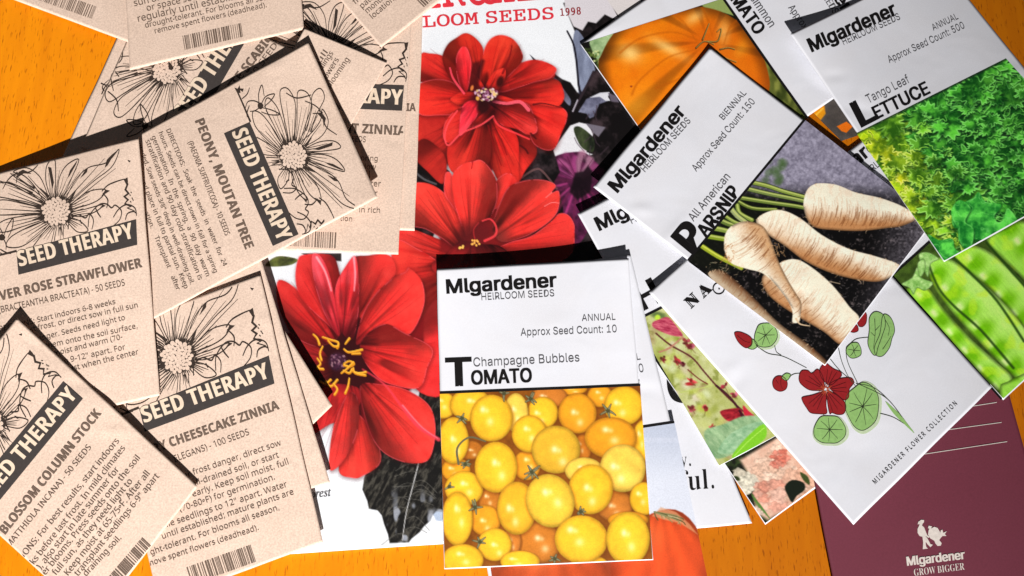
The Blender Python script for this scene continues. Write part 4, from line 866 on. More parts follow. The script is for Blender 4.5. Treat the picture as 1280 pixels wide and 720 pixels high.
# ------------------------------------------------------------------ line drawing shared by the kraft packets (traced once, laid on each)
KO = np.array((21.0, 315.0)); KE = np.array((149.0, -40.0))/100.0; KU = np.array((KE[1], -KE[0]))   # band-top-left frame
def to_local(z):
    d = np.array((z[0]/3.0, 160+z[1]/3.0))-KO; L = KE@KE
    return np.array(((d@KE)/L, (d@KU)/L))
def flower_art():
    fl = Flat(); rnd = random.Random(5)
    def L(P, closed=False, w=.62, w1=None, mid=None):
        Q = catmull([to_local(p) for p in P], 6, closed); fl.stroke(Q, w, w1, mid)
    pet = [[(160, 280), (100, 235), (30, 205), (-20, 215), (-30, 250), (30, 265), (100, 278), (155, 295)], [(155, 300), (90, 285), (10, 270), (-45, 290), (-40, 322), (30, 327), (100, 322), (155, 320)],
           [(155, 325), (95, 330), (20, 345), (-20, 375), (10, 392), (80, 372), (160, 345)], [(165, 350), (110, 370), (40, 410), (25, 445), (80, 445), (140, 405), (180, 365)], [(185, 368), (150, 410), (120, 460), (180, 455), (205, 375)],
           [(212, 374), (205, 430), (232, 440), (238, 372)], [(190, 262), (172, 200), (176, 140), (205, 120), (208, 200), (206, 258)], [(215, 258), (222, 190), (250, 140), (295, 118), (272, 180), (236, 262)],
           [(160, 270), (130, 220), (90, 180), (50, 165), (100, 150), (150, 185), (182, 260)], [(245, 270), (280, 200), (330, 150), (400, 130), (446, 80), (420, 145), (345, 205), (258, 285)],
           [(262, 290), (330, 240), (395, 232), (372, 268), (320, 292), (264, 305)], [(265, 315), (320, 305), (385, 288), (362, 312), (310, 332), (262, 330)], [(258, 335), (300, 350), (330, 385), (290, 390), (250, 350)],
           [(130, 225), (70, 195), (10, 150), (-30, 160), (-10, 195), (50, 215), (120, 255)]]
    c0 = np.array((210., 312.))
    for P in pet:
        L(P, False, .5, .45, .8)
        b = (np.array(P[0], float)+np.array(P[-1], float))/2; far = max(P, key=lambda p: math.dist(p, b)); far = np.array(far, float)
        for k in range(4):
            s = (k-1.5)*.26; nrm = np.array((-(far-b)[1], (far-b)[0]))*.16*s
            e = b+(far-b)*rnd.uniform(.4, .8)+nrm*2.4
            L([tuple(b+nrm), tuple((b+e)/2+nrm*.4), tuple(e)], False, .75 if k % 2 else .5, .18)
    for P in ([(330, 372), (338, 325), (372, 288), (400, 286), (418, 300), (432, 290), (455, 312), (448, 345), (420, 372)], [(255, 380), (262, 345), (292, 326), (320, 338), (334, 322), (350, 345), (345, 380)],
              [(425, 335), (445, 305), (475, 288), (505, 300), (512, 330)], [(470, 345), (478, 322), (500, 314), (512, 322)], [(382, 238), (405, 215), (440, 200), (468, 192)], [(400, 300), (404, 270), (385, 245)],
              [(358, 300), (366, 318), (378, 336)], [(300, 345), (306, 360)], [(0, 455), (30, 470), (62, 468)], [(0, 492), (62, 478)], [(-10, 200), (-5, 260), (-30, 300)]): L(P, False, .7, .6, 1.0)
    J = [(468, 192), (478, 212), (470, 232), (482, 246), (466, 258), (480, 270), (468, 284), (492, 296), (476, 300), (505, 312)]
    fl.stroke([to_local(p) for p in J], 1.5, .5, 2.0)
    for (x, y) in ((486, 250), (494, 262), (490, 240), (497, 268), (488, 275)): fl.stroke([to_local((x, y)), to_local((x+4, y+5))], .8, .4)
    for P in ([(446, 80), (420, 112), (404, 140), (392, 150), (400, 120), (420, 100)], [(330, 150), (318, 160), (300, 190), (326, 166)], [(478, 186), (464, 194), (474, 214), (480, 204)], [(478, 120), (490, 124), (484, 130)],
              [(180, 146), (192, 150), (202, 206), (196, 230)], [(292, 118), (286, 135), (262, 178), (252, 190), (262, 160)], [(395, 232), (412, 236), (380, 256)], [(385, 288), (396, 292), (370, 306)],
              [(160, 300), (120, 292), (158, 310)], [(162, 330), (120, 345), (166, 345)], [(176, 262), (150, 225), (186, 255)], [(255, 272), (290, 225), (264, 284)]): fl.poly([to_local(p) for p in P])
    fl.stroke([(-29, 0.9), (-14, 1.0), (0, 0.8)], 1.2, 1.6)
    fl.poly([(-31, -.2), (-26, .4), (-25, 3), (-28, 4), (-31, 5), (-29, 2)]); fl.poly([(-29, 3), (-25, 5), (-27, 7)])
    for P in ([(-12, 1.5), (-16, 6), (-14, 12), (-9, 15), (-7, 9), (-8, 4)], [(-9, 15), (-14, 22), (-13, 30), (-9, 24), (-7, 17)], [(-7, 15), (-2, 22), (4, 27), (1, 19), (-4, 13)], [(-10, 14), (-18, 17), (-24, 23), (-15, 21)], [(-20, 2), (-22, 8), (-26, 12)], [(18, 62), (28, 60), (38, 66)], [(2, 52), (8, 58), (14, 61), (20, 60)], [(14, 54), (17, 62), (14, 60)]):
        fl.stroke(catmull(P, 5, False), .6, .5, .9)
    fl.poly(catmull([(-11, 13), (-8, 12), (-6, 14), (-8, 17), (-11, 16)], 4)); fl.poly([(16, 58), (22, 60), (28, 58), (22, 63), (18, 62)])
    # dark seed head with pale florets
    for k in range(64):
        a = k*6.283/64; r1 = 63+8*rnd.random(); fl.stroke([to_local(c0+np.array((math.cos(a), math.sin(a)))*50), to_local(c0+np.array((math.cos(a+.05), math.sin(a+.05)))*(r1-4+rnd.choice([0, 2, 8, 16])))], 1.1, .1)
    fl.poly([to_local(c0+np.array((math.cos(a), math.sin(a)))*(54+2*math.sin(a*9))) for a in np.linspace(0, 6.283, 40, endpoint=False)])
    fd = Flat(); pts = []
    for k in range(62):
        r = 51*math.sqrt((k+.5)/62); a = k*2.39996; p = c0+np.array((math.cos(a), math.sin(a)))*r; fd.disc(to_local(p), 1.55*rnd.uniform(.8, 1.1), 8)
    return fl, fd
ART, ARTD = flower_art()
def lay_art(sh, TL, TR, aspect=1.0):
    TL = np.array(TL, float); e = (np.array(TR, float)-TL)/100; u = np.array((e[1], -e[0]))*aspect; out = []
    for a in (ART, ARTD):
        f = Flat(); f.v = [tuple(TL+e*p[0]+u*p[1]) for p in a.v]; f.f = []
        for fc in a.f:
            if max(a.v[i][1] for i in fc) > .5 or True:
                if min(a.v[i][1] for i in fc) > -.5: f.f.append(fc)
        out.append(f)
    o = sh.ink(out[0], 'flower_drawing', KLINE, .12)
    if o is not None: sh.ink(out[1], 'drawn_florets', KRAFT, .16, o)
def barcode(sh, Q, seed=1, mat=None):
    H = homog(UNIT, Q); fl = Flat(); r = random.Random(seed); u = 0
    while u < .985:
        w = r.choice([1, 1, 1, 2, 2, 3])*.0088; g = r.choice([1, 1, 2, 2, 3])*.0088
        if u+w > 1: break
        fl.poly([tuple(map(float, ap(H, a, b))) for a, b in ((u, 0), (u+w, 0), (u+w, 1), (u, 1))]); u += w+g
    sh.ink(fl, 'barcode', mat or KINK, .13)
def band(sh, Q, vis, pa, pb, h, pre='', post=''):
    f = Flat(); f.grid(Q, 30, 6); o = sh.ink(f, 'band', KBAND, .18, None, False if False else True)
    if o is None: f2 = Flat(); return
    sh.write('band_lettering', KLET, [(vis, pa, pb, h, dict(pre=pre, post=post))], .24, o, st='humb', wt=.05)

# ------------------------------------------------------------------ table
def table():
    nx = 40; xs = np.linspace(-.75, .75, nx+1); X, Y = np.meshgrid(xs, xs); n = X.size
    v = np.stack([X.ravel(), Y.ravel(), np.zeros(n)], 1); v2 = v.copy(); v2[:, 2] = -.025
    idx = np.arange(n).reshape(X.shape); a = idx[:-1, :-1].ravel(); b = idx[:-1, 1:].ravel(); c = idx[1:, 1:].ravel(); d = idx[1:, :-1].ravel()
    fs = [np.stack([a, b, c, d], 1), np.stack([a, d, c, b], 1)+n]
    for e in (idx[0, :], idx[:, -1], idx[-1, ::-1], idx[::-1, 0]): fs.append(np.stack([e[1:], e[:-1], e[:-1]+n, e[1:]+n], 1))
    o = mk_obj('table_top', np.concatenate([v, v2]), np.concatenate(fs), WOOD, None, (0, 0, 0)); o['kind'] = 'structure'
table()
GK = 'brown kraft paper seed packets'; GW = 'white glossy seed packets'
def kraft(label, quad, **kw): return Sheet('seed_packet', label, 'seed packet', quad, KRAFT, group=GK, **kw)
def glossy(label, quad, **kw): return Sheet('seed_packet', label, 'seed packet', quad, WHITE, group=GW, **kw)

# ---- seed catalogue with the red dahlias
D1 = Sheet('seed_catalogue', 'large catalogue cover with three red dahlias and red lettering on white', 'catalogue', [(300, -90), (822, -112), (856, 660), (322, 695)], WHITE, th=1.1, bulge=.1, nseed=1, wav=.1)
D1.photo([(303, -60), (818, -80), (852, 657), (325, 692)], pic_dahlia, 1.0, .98, 'cover_photo')
D1.write('red_heading', REDINK, [('LOOM SEEDS', (529, 34.5), (692, 23.5), 14.5, dict(pre='HEIR')), ('R CREEK', (546, 10), (745, -6), 44, dict(wt=.34))], st='mono', wt=.07)
D1.write('year_lettering', MAROON, [('1998', (701, 20), (726, 18), 8.5)], st='mono', wt=.08)
D1.write('caption_lettering', SOFT, [('orest', (388, 622.5), (414, 620), 10.5, dict(pre='F'))], st='ital', wt=.07)
# ---- white page and plum card
W1 = Sheet('leaflet', 'plain white leaflet printed with black serif words beside the hibiscus packet', 'leaflet', [(650, 442), (845, 425), (940, 654), (720, 674)], WHITE, th=.5, bulge=.1, nseed=2)
W1.write('serif_lettering', BLACK, [('y.', (850, 584), (864, 582.5), 17, dict(pre='read')), ('ul.', (861, 613), (893, 610.5), 24, dict(pre='beautif'))], st='serifl')
f = Flat(); f.poly(catmull([(834, 470), (840, 468), (846, 482), (855, 500), (854, 504), (843, 501), (837, 494), (834, 484)], 4)); o = W1.ink(f, 'berry_print', BLACK, .1)
f = Flat(); f.stroke(catmull([(841, 487), (845, 490), (847, 494)], 4, False), .9, .5); W1.ink(f, 'berry_glint', SOFT, .14, o)
P1 = glossy('packet with pale peach flowers poking out under the hibiscus packet', [(755, 357), (941, 221), (1143, 520), (957, 656)], nseed=4, bulge=.2)
P1.photo([(757, 359), (940, 224), (1140, 519), (956.6, 654)], pic_peach, .9, 1.05)
PU = Sheet('plum_card', 'plum coloured card with pale emblem lying under the nasturtium packet', 'card', [(995, 480), (1250, 450), (1345, 800), (1062, 832)], PURP, th=.6, bulge=.1, nseed=5, wav=.08)
PU.root.name = 'card'
f = Flat()
for P in ([(1148, 652), (1150, 651), (1151, 649.8), (1155, 650), (1155, 652.5), (1153, 655), (1152.5, 657), (1155, 659), (1157, 664), (1159, 669), (1162, 671), (1161, 672.5), (1157, 670), (1158, 674), (1157, 679), (1158, 684), (1160, 685.6), (1153.5, 686.5), (1154, 678), (1153, 671), (1149.5, 670), (1147, 666), (1147, 661), (1149, 657), (1149.5, 655), (1147, 655.5)],
          [(1158, 671), (1161, 676), (1163, 680), (1166, 681), (1163, 684), (1159, 680), (1156, 675)],
          [(1160, 668), (1161, 662), (1165, 660), (1168, 658.5), (1172, 660), (1175, 665), (1177, 671), (1174, 675), (1177, 679), (1176, 682), (1172, 682.5), (1169, 679), (1168, 676), (1163, 673)],
          [(1175, 668), (1176, 663), (1178, 662), (1179, 666), (1183.5, 664), (1181, 667.5), (1183, 670), (1178, 670), (1177, 671.5)], [(1160, 660), (1163, 662), (1165, 658), (1161, 657)]):
    f.poly(P)
PU.ink(f, 'gardener_emblem', PALE)
PU.write('card_lettering', PALE, [('MIgardener', (1134.5, 707), (1206, 698.5), 11, dict(st='bold', wt=.12)), ('GROW BIGGER', (1143, 720), (1206, 712), 8.5, dict(st='serifl'))])
f = Flat()
for a, b in (((1214, 508), (1246, 503)), ((1150, 542), (1252, 528)), ((1120, 573), (1259, 552))): f.stroke([a, ((a[0]+b[0])/2, (a[1]+b[1])/2), b], .8)
PU.ink(f, 'ruled_lines', PALE)
# ---- right-hand glossy packets, lowest first
def head(s, a, b, ha, hb, hpre='', h=17): s.write('brand_lettering', BLACK, [('MIgardener', a, b, h, dict(st='bold', wt=.115))]); s.write('strapline_lettering', SOFT, [('HEIRLOOM SEEDS', ha, hb, 8.6)])
X1 = Sheet('seed_packet', 'dark packet with an orange patch showing in the gap left of the lettuce packet', 'seed packet', [(935, 60), (1045, -10), (1085, 165), (1052, 176)], KBAND, th=.3, bulge=.1, nseed=6, group=GW); X1.photo([(935, 60), (1045, -10), (1085, 165), (1052, 176)], pic_glow, 1.2, 1.1)
PER = glossy('packet with a big ribbed orange tomato along the top edge', [(1012, -145), (1147, 50), (861, 249), (725, 55)], nseed=7, bulge=.5)
PER.photo([(904, -2), (1008, 148), (861, 248), (726, 55)], pic_persimmon, .9, 1.15)
f = Flat(); f.stroke([(902, -5), (940, 50), (975, 100), (1009.5, 148)], 3.2, dense=60); PER.ink(f, 'rule_line', BLACK, clip=False)
PER.write('title_lettering', BLACK, [('MATO', (913, 0), (944.5, 44), 16, dict(st='bold', pre='O'))])
PER.write('detail_lettering', SOFT, [('immon', (941, 4), (962, 35), 11, dict(pre='Pers')), ('Approx', (985, 10), (1004, 37), 9, dict(post=' Seed Count: 25')), ('EEDS', (1029, -2), (1042, 18), 8.6, dict(pre='HEIRLOOM S'))])
PER.write('brand_lettering', BLACK, [('er', (1041.5, -2), (1054, 16), 17, dict(st='bold', pre='MIgarden'))])
M5 = glossy('packet with bright green pea pods at the right edge', [(1011, 227), (1192, 87), (1425, 345), (1254, 500)], nseed=8, bulge=.4, wav=.1)
M5.photo([(1115.5, 345), (1296, 184), (1423, 345), (1254, 498)], pic_peas, .9, 1.6)
f = Flat(); f.stroke([(1114, 345), (1140, 322), (1166, 298.5), (1230, 241)], 3, dense=60); f.stroke([(1114, 343), (1160, 394), (1205, 446), (1252, 499)], 2.6, dense=60); M5.ink(f, 'rule_line', BLACK, clip=False)
head(M5, (1036, 236), (1142, 150), (1078, 226), (1150, 166)); M5.write('detail_lettering', SOFT, [('Snow', (1124, 316), (1150, 295), 10)])
M3 = glossy('packet with blurred red hibiscus stems, its top left corner showing three bold letters', [(722, 267), (927, 161), (1100, 476), (899, 583)], nseed=9, bulge=.3)
M3.photo([(794, 401.5), (1000, 296), (1099, 476), (899, 582)], pic_hibiscus, .9, 1.15)
f = Flat(); f.stroke([(795, 400.5), (826, 385), (900, 347)], 3, dense=60); M3.ink(f, 'rule_line', BLACK, clip=False)
M3.write('brand_lettering', BLACK, [('MIg', (750, 288.5), (786, 271), 17, dict(st='bold', post='ardener', wt=.115))])
M3.write('detail_lettering', SOFT, [('HEIRLOOM SEEDS', (790, 280), (882, 232), 8.6)])
M3.write('title_lettering', BLACK, [('H', (805, 388), (827, 376), 31, dict(st='bold', wt=.14)), ('IBISCUS', (830, 375), (900, 339), 16, dict(st='bold'))])
M2 = glossy('packet with red tomatoes half hidden under the yellow tomato packet', [(548, 358), (788, 317), (893, 760), (624, 800)], nseed=10, bulge=.3)
M2.photo([(592, 566), (843, 527), (892, 758), (626, 797)], pic_redtom, .9, 1.15)
f = Flat(); f.stroke([(600, 565), (700, 549), (843, 527.5)], 3, dense=60); M2.ink(f, 'rule_line', BLACK, clip=False)
M2.write('detail_lettering', SOFT, [('ANNUAL', (758, 457), (801, 449.5), 8.2), ('Approx Seed Count: 10', (685, 484), (805, 465), 10.5)])
M1 = glossy('packet of small yellow tomatoes lying flat at the bottom centre', [(546, 336), (785.5, 322.5), (816.5, 700), (555.5, 711.5)], nseed=11, bulge=.6, curls=((0, 0, .5, 1.6), (1, 0, .4, 1.2)))
M1.photo([(549.8, 492.5), (800.2, 482.5), (815.8, 699), (556, 710.3)], pic_yellow, .8, 1.16)
f = Flat(); f.stroke([(549.5, 491), (640, 487.5), (720, 484.5), (800.5, 481)], 3, dense=60); M1.ink(f, 'rule_line', BLACK, clip=False)
head(M1, (559, 367), (695.5, 358.5), (602, 375.5), (693, 370.5))
M1.write('detail_lettering', SOFT, [('ANNUAL', (727.5, 401.5), (769.5, 400), 8.2), ('Approx Seed Count: 10', (651, 420), (771, 415.5), 9.3), ('Champagne Bubbles', (592, 458.5), (724.5, 452), 11)])
M1.write('title_lettering', BLACK, [('T', (560, 482.5), (588, 481.5), 34, dict(st='bold', wt=.16)), ('OMATO', (590, 481), (664.5, 477.5), 17, dict(st='bold'))])
# ---- nasturtium packet
NA = glossy('packet with painted red nasturtium and round green leaves on white', [(811.5, 365.5), (989, 205), (1240, 484), (1067, 656)], nseed=12, bulge=.5, curls=((0, 0, .4, 1.2),))
LEAFG = simple('leaf_wash', (146, 190, 112), .5); LEAFD = simple('leaf_line', (52, 62, 44), .5); REDW = simple('petal_wash', (150, 30, 34), .5); REDD = simple('petal_line', (84, 12, 18), .5); HALO = simple('green_halo', (196, 214, 178), .5); ORW = simple('orange_wash', (190, 84, 50), .5)
z16 = lambda *p: S((960, 320), 3, *p); z7 = lambda *p: S((760, 320), 3, *p)
def painted(s, name, outs, fills, lines, fm, lm, lw=.8):
    fh = Flat(); [fh.poly(catmull(P, 5)) for P in fills]; o = s.ink(fh, name, fm, .12)
    g = Flat()
    for P in fills: Q = catmull(P, 5); g.stroke(np.vstack([Q, Q[:1]]), lw)
    for P in lines: g.stroke(catmull(P, 5, False), lw, lw*.5)
    s.ink(g, name+'_outline', lm, .16, o); return o
rn = random.Random(3)
def round_leaf(s, cx, cy, rx, ry, n=8, rot=0, halo=True):
    P = [(cx+(rx*math.cos(t)*math.cos(rot)-ry*math.sin(t)*math.sin(rot))*(1+.07*math.sin(3*t+cx)), cy+(rx*math.cos(t)*math.sin(rot)+ry*math.sin(t)*math.cos(rot))*(1+.06*math.cos(4*t+cy))) for t in np.linspace(0, 6.283, 12, endpoint=False)]
    if halo:
        g = Flat(); g.poly(catmull([(cx+(x-cx)*1.13+1.2, cy+(y-cy)*1.1+1.5) for x, y in P], 5)); s.ink(g, 'paint_halo', HALO, .09)
    L_ = [[(cx, cy), (cx+.45*rx*math.cos(a)+rn.uniform(-1, 1), cy+.45*ry*math.sin(a)), (cx+.82*rx*math.cos(a), cy+.82*ry*math.sin(a))] for a in [k*6.283/n+rn.uniform(-.2, .2) for k in range(n)]]
    return painted(s, 'painted_leaf', None, [P], L_, LEAFG, LEAFD)
g = Flat()
for P in (z7((555, 335), (600, 365), (660, 378), (745, 420)), z7((625, 335), (632, 360), (650, 372)), z7((680, 452), (700, 442), (722, 440)), z16((335, 475), (300, 400), (293, 350), (300, 335)), z16((300, 338), (330, 312), (375, 305)), z16((225, 375), (270, 430), (325, 475)), z16((262, 330), (275, 390), (300, 450), (330, 490)),
          z16((330, 478), (400, 495), (470, 560), (520, 630)), z16((420, 590), (470, 605), (520, 635)), z16((340, 480), (440, 530), (500, 600), (545, 662)), z16((205, 590), (212, 600))): g.stroke(catmull(P, 6, False), 1.0, .7)
NA.ink(g, 'painted_stem', LEAFD, .12)
g = Flat(); g.poly(catmull(z16((440, 545), (470, 570), (500, 600), (550, 665), (510, 630), (470, 590)), 4)); NA.ink(g, 'painted_blade', LEAFG, .12)
round_leaf(NA, 1078.5, 508, 21, 29, 9); round_leaf(NA, 1037, 537, 20, 18, 8); round_leaf(NA, 957, 419, 14, 16, 7, .4); round_leaf(NA, 1067.5, 438, 9.5, 10, 6, 0, False)
painted(NA, 'painted_leaf', None, [z16((430, 225), (450, 222), (468, 245), (475, 280), (465, 310), (455, 345), (430, 375), (405, 372), (400, 340), (420, 290))], [z16((440, 240), (455, 270), (450, 300)), z16((430, 350), (450, 320), (462, 300))], LEAFG, LEAFD)
painted(NA, 'painted_leaf', None, [z16((395, 212), (415, 210), (435, 225), (440, 260), (428, 300), (412, 345), (405, 372), (390, 365), (375, 330), (380, 280), (380, 235))], [z16((400, 235), (402, 290), (395, 350)), z16((402, 280), (420, 260)), z16((400, 300), (385, 285))], LEAFG, LEAFD)
painted(NA, 'painted_bud', None, [z7((475, 288), (495, 285), (525, 297), (540, 312), (538, 335), (518, 345), (495, 330), (480, 308))], [z7((485, 298), (510, 318), (532, 325))], REDW, REDD)
painted(NA, 'painted_sepal', None, [z7((540, 312), (555, 322), (560, 338), (545, 350), (525, 345), (538, 332))], [], LEAFG, LEAFD)
painted(NA, 'painted_sepal', None, [z7((652, 455), (668, 440), (685, 445), (680, 458), (668, 468))], [], LEAFG, LEAFD)
painted(NA, 'painted_bud', None, [z7((618, 470), (632, 452), (655, 452), (672, 472), (668, 498), (645, 508), (622, 495))], [z7((650, 455), (648, 480), (655, 500)), z7((630, 465), (640, 480))], REDW, REDD)
painted(NA, 'painted_bud', None, [z16((335, 240), (345, 215), (360, 208), (370, 220), (368, 250), (355, 265), (340, 262)), z16((305, 278), (320, 258), (335, 262), (338, 280), (320, 287))], [], REDW, REDD)
pet = [z16((222, 480), (200, 455), (195, 425), (215, 402), (235, 415), (250, 425), (272, 435), (275, 450), (255, 470), (240, 482)), z16((228, 485), (250, 468), (280, 458), (312, 458), (322, 475), (305, 500), (302, 530), (285, 540), (262, 522), (240, 505)),
       z16((222, 515), (240, 512), (275, 535), (292, 560), (285, 590), (262, 595), (240, 588), (232, 592), (225, 560)), z16((205, 510), (218, 515), (218, 560), (220, 590), (190, 592), (160, 588), (145, 570), (130, 545), (130, 530), (165, 522)),
       z16((210, 500), (180, 505), (150, 500), (120, 475), (118, 448), (128, 430), (150, 430), (165, 440), (185, 425), (200, 440), (210, 470))]
pl = []
for P in pet:
    q = np.mean(P, 0); b = np.array((1032, 487.))
    for k in (-.5, 0, .5): e = q+(q-b)*.25+np.array((-(q-b)[1], (q-b)[0]))*k*.6; pl.append([tuple(b+(e-b)*.25), tuple(b+(e-b)*.6), tuple(e)])
o = painted(NA, 'painted_flower', None, pet, pl, REDW, REDD, .9)
g = Flat()
for k in range(16): a = k*.3927; g.stroke([(1032+2*math.cos(a), 487+2*math.sin(a)), (1032+(7+2*(k % 3))*math.cos(a), 487+(7+2*(k % 2))*math.sin(a))], .9, .4)
NA.ink(g, 'flower_throat', ORW, .2, o)
NA.write('name_lettering', BLACK, [('N', (864.5, 386), (875, 376.5), 14.5), ('A', (880, 373), (890.5, 363), 14.5), ('S', (912, 340), (920, 333), 14.5)], st='serif', wt=.13)
g = Flat(); g.stroke([(898.5+7*math.cos(t), 360.5+7*math.sin(t)) for t in np.linspace(0, 6.283, 26)], 1.5); g.disc((899, 361), 1.1, 8); NA.ink(g, 'ring_mark', BLACK)
NA.write('collection_lettering', BLACK, [('M I G A R D E N E R   F L O W E R   C O L L E C T I O N', (1094.5, 605.5), (1197, 505.5), 6.3)], st='hum')
# ---- parsnip packet
PA = glossy('packet with cream coloured parsnips on dark stone', [(741.5, 233.5), (887, 59), (1168, 276), (1031, 457)], nseed=13, bulge=.5, curls=((0, 1, .4, .4), (1, 0, .5, 1.8)))
PA.photo([(860.5, 327), (1006.5, 150), (1167, 275), (1031, 456)], pic_parsnip, .75, 1.22)
f = Flat(); f.stroke([(860, 326), (910, 265.5), (958, 207.5), (1006, 149.5)], 2.6, dense=60); PA.ink(f, 'rule_line', BLACK, clip=False)
head(PA, (772.5, 241), (857.5, 141), (806.5, 215.5), (864, 152))
PA.write('detail_lettering', SOFT, [('BIENNIAL', (904.5, 150.5), (933.5, 117), 8), ('Approx Seed Count: 150', (870.5, 215), (944.5, 128), 9), ('All American', (867, 277.5), (913.5, 222), 10.5)])
PA.write('title_lettering', BLACK, [('P', (866.5, 316), (882, 297), 34, dict(st='bold', wt=.16)), ('ARSNIP', (883, 297.5), (925.5, 241), 16.5, dict(st='bold'))])
# ---- lettuce packet
LE = glossy('packet with frilly green lettuce leaves and white top half', [(988.5, 42.5), (1173, -48), (1385, 214), (1180.5, 327.5)], nseed=14, bulge=.6, curls=((0, 0, .5, 2.6),))
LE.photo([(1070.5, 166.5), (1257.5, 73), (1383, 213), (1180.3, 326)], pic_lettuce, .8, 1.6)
head(LE, (1015.5, 65), (1121.5, 18), (1055, 56.5), (1126, 24))
LE.write('detail_lettering', SOFT, [('ANNUAL', (1167, 38.5), (1198.5, 23.5), 8), ('Approx Seed Count: 500', (1112, 79), (1206.5, 35), 9), ('Tango Leaf', (1086, 129.5), (1138, 103), 11)])
LE.write('title_lettering', BLACK, [('L', (1078.5, 158), (1097, 148.5), 32, dict(st='bold', wt=.16)), ('ETTUCE', (1096.5, 149), (1163, 116.5), 16, dict(st='bold'))])

# ---- kraft packets, lowest first
K14 = kraft('kraft packet whose edge borders the top red dahlia', [(318, -50), (531, -45), (518.5, 288.5), (305, 280)], nseed=20, bulge=.2)
K14.write('title_lettering', KINK, [('A', (512, 139), (519.5, 139), 9.5, dict(pre='ZINNI'))], st='humb')
K13 = kraft('kraft packet with barcode beneath the peony packet, lying on the dahlia side', [(300, -28), (517, -20), (498, 318), (284, 311)], nseed=21, bulge=.3)
lay_art(K13, (350, 101), (505, 107)); band(K13, [(350, 101), (505, 107), (502.5, 138.5), (349, 132)], 'APY', (459, 129), (502.5, 131), 19, pre='SEED THER')
K13.write('title_lettering', KINK, [('T ZINNIA', (440, 166), (507, 169.5), 11.5, dict(pre='GIAN'))], st='humb'); K13.write('count_lettering', KINK, [('EDS', (444, 177), (457, 178), 7, dict(pre='SE'))], st='hum')
K13.write('directions_text', KINK, [('oring', (451, 200.5), (472, 201.5)), ('low', (456, 211.5), (470, 212)), ('ter', (463, 233), (476, 233.5)), ('in rich', (449, 265.5), (475, 266.5)), ('tion', (425, 276), (440, 277)), ('soil', (444, 222), (462, 222.5)), ('of water', (436, 244), (472, 245))], st='hum')
barcode(K13, [(352, 288), (421.5, 291), (420.5, 310.5), (351, 307)], 4)
K12 = kraft('kraft packet at the top edge whose lower corner touches the red lettering', [(261, -192), (440, -335), (660, -85), (476, 59)], nseed=22, bulge=.3)
K12.write('directions_text', KINK, [('location,', (466, 24), (495, -1)), ('month', (459.5, 17), (481, -1), 7.2, dict(post='s in a')), ('pat', (453, 11), (464, 1.5), 7.2, dict(post='io or')), ('fr', (444, 6), (450, 1), 7.2, dict(post='ost'))], st='hum')
barcode(K12, [(513, -8), (570, -56), (586, -38), (530, 9)], 5)
K10 = kraft('sliver of kraft packet between the bare wood and the tilted flower packet', [(78, 196), (165, 8), (372, 100), (288, 290)], nseed=23, bulge=.1)
g = Flat()
for P in ([(127, 118), (132, 108), (138, 110), (142, 98), (150, 84)], [(126, 104), (134, 106), (140, 92)], [(130, 114), (128, 108), (136, 100)]): g.stroke(catmull(P, 4, False), 1.6, .5)
K10.ink(g, 'flower_drawing', KLINE)
K9 = kraft('kraft packet with a drawn flower beside an upward slanting dark band', [(101, 184), (188, -18), (384, 70), (292, 274)], nseed=24, bulge=.2)
lay_art(K9, (207, 157), (287, 26), .98); band(K9, [(211, 158), (286, 28), (312, 43), (237, 172)], 'ED THE', (247, 127), (289, 62), 20, pre='SE', post='RAPY')
K9.write('title_lettering', KINK, [('SCABIO', (309, 91), (343, 47), 11, dict(pre='WHITE ', post='SA'))], st='humb'); K9.write('count_lettering', KINK, [('EEDS', (333, 76), (352, 51), 7.2, dict(pre='60 S'))], st='hum')
K11 = kraft('kraft packet with short text lines pointing at the band reading half a word', [(250, -19), (484, 78), (376, 262), (130, 160)], nseed=25, bulge=.2) if False else None
K11 = kraft('small text kraft packet wedged between the tilted peony packet and the flat zinnia packet', [(381, 35.5), (484, 78), (392, 236), (290, 194)], nseed=25, bulge=.2)
K11.write('directions_text', KINK, [('ull', (400, 80), (410, 66), 7, dict(pre='f')), ('dlings', (403, 88), (417, 67), 7, dict(pre='see')), ('owers', (409, 99), (424, 75), 7, dict(pre='fl')), ('blooming', (413, 110), (437, 75), 7)], st='hum')
barcode(K11, [(402, 118), (427, 133), (418, 147), (393, 131)], 6)
K7 = kraft('kraft packet with a barcode in the top left corner above the wood', [(82, -328), (282, -256), (167, 55), (-32, -19)], nseed=26, bulge=.3)
barcode(K7, [(54, -15), (122, 9), (116, 24), (48, 0)], 7)
K8 = kraft('kraft packet with lines of text above a barcode at the top, left of centre', [(143, -245), (350, -292), (380, 36.5), (162, 87.5)], nseed=27, bulge=.3)
K8.write('directions_text', KINK, [('sun and well drained soil, sow', (168, 8), (327, -29)), ('or space seedlings 10" apart.', (184, 14), (328, -20)), ('regularly until established, water', (173, 27.5), (352, -14)), ('drought-tolerant. For blooms all seas', (182, 35), (338, -1.5), None, dict(post='on,')), ('remove spent flowers (deadhead).', (194, 42), (333.5, 9))], st='hum')
barcode(K8, [(228, 45), (304, 28.5), (306.5, 45.5), (231, 62.5)], 8)
K6 = kraft('kraft packet whose pointed corner rests on the lower dahlia', [(200, 256), (203, 250), (415, 507), (266, 655)], nseed=28, bulge=.15) if False else None
K6 = kraft('kraft packet whose pointed corner rests on the lower dahlia', [(88, 366), (233, 220), (415, 507), (266, 655)], nseed=28, bulge=.15)
K5 = kraft('kraft packet peeking out between the pointed-corner packet and the lowest full flower packet', [(125, 380), (326, 322), (412.5, 603.5), (212, 665)], nseed=29, bulge=.15)
K4 = kraft('kraft zinnia packet with flower, dark band and barcode at the lower left of centre', [(120, 417), (325, 342.5), (403.5, 678), (198, 753)], nseed=30, bulge=.4)
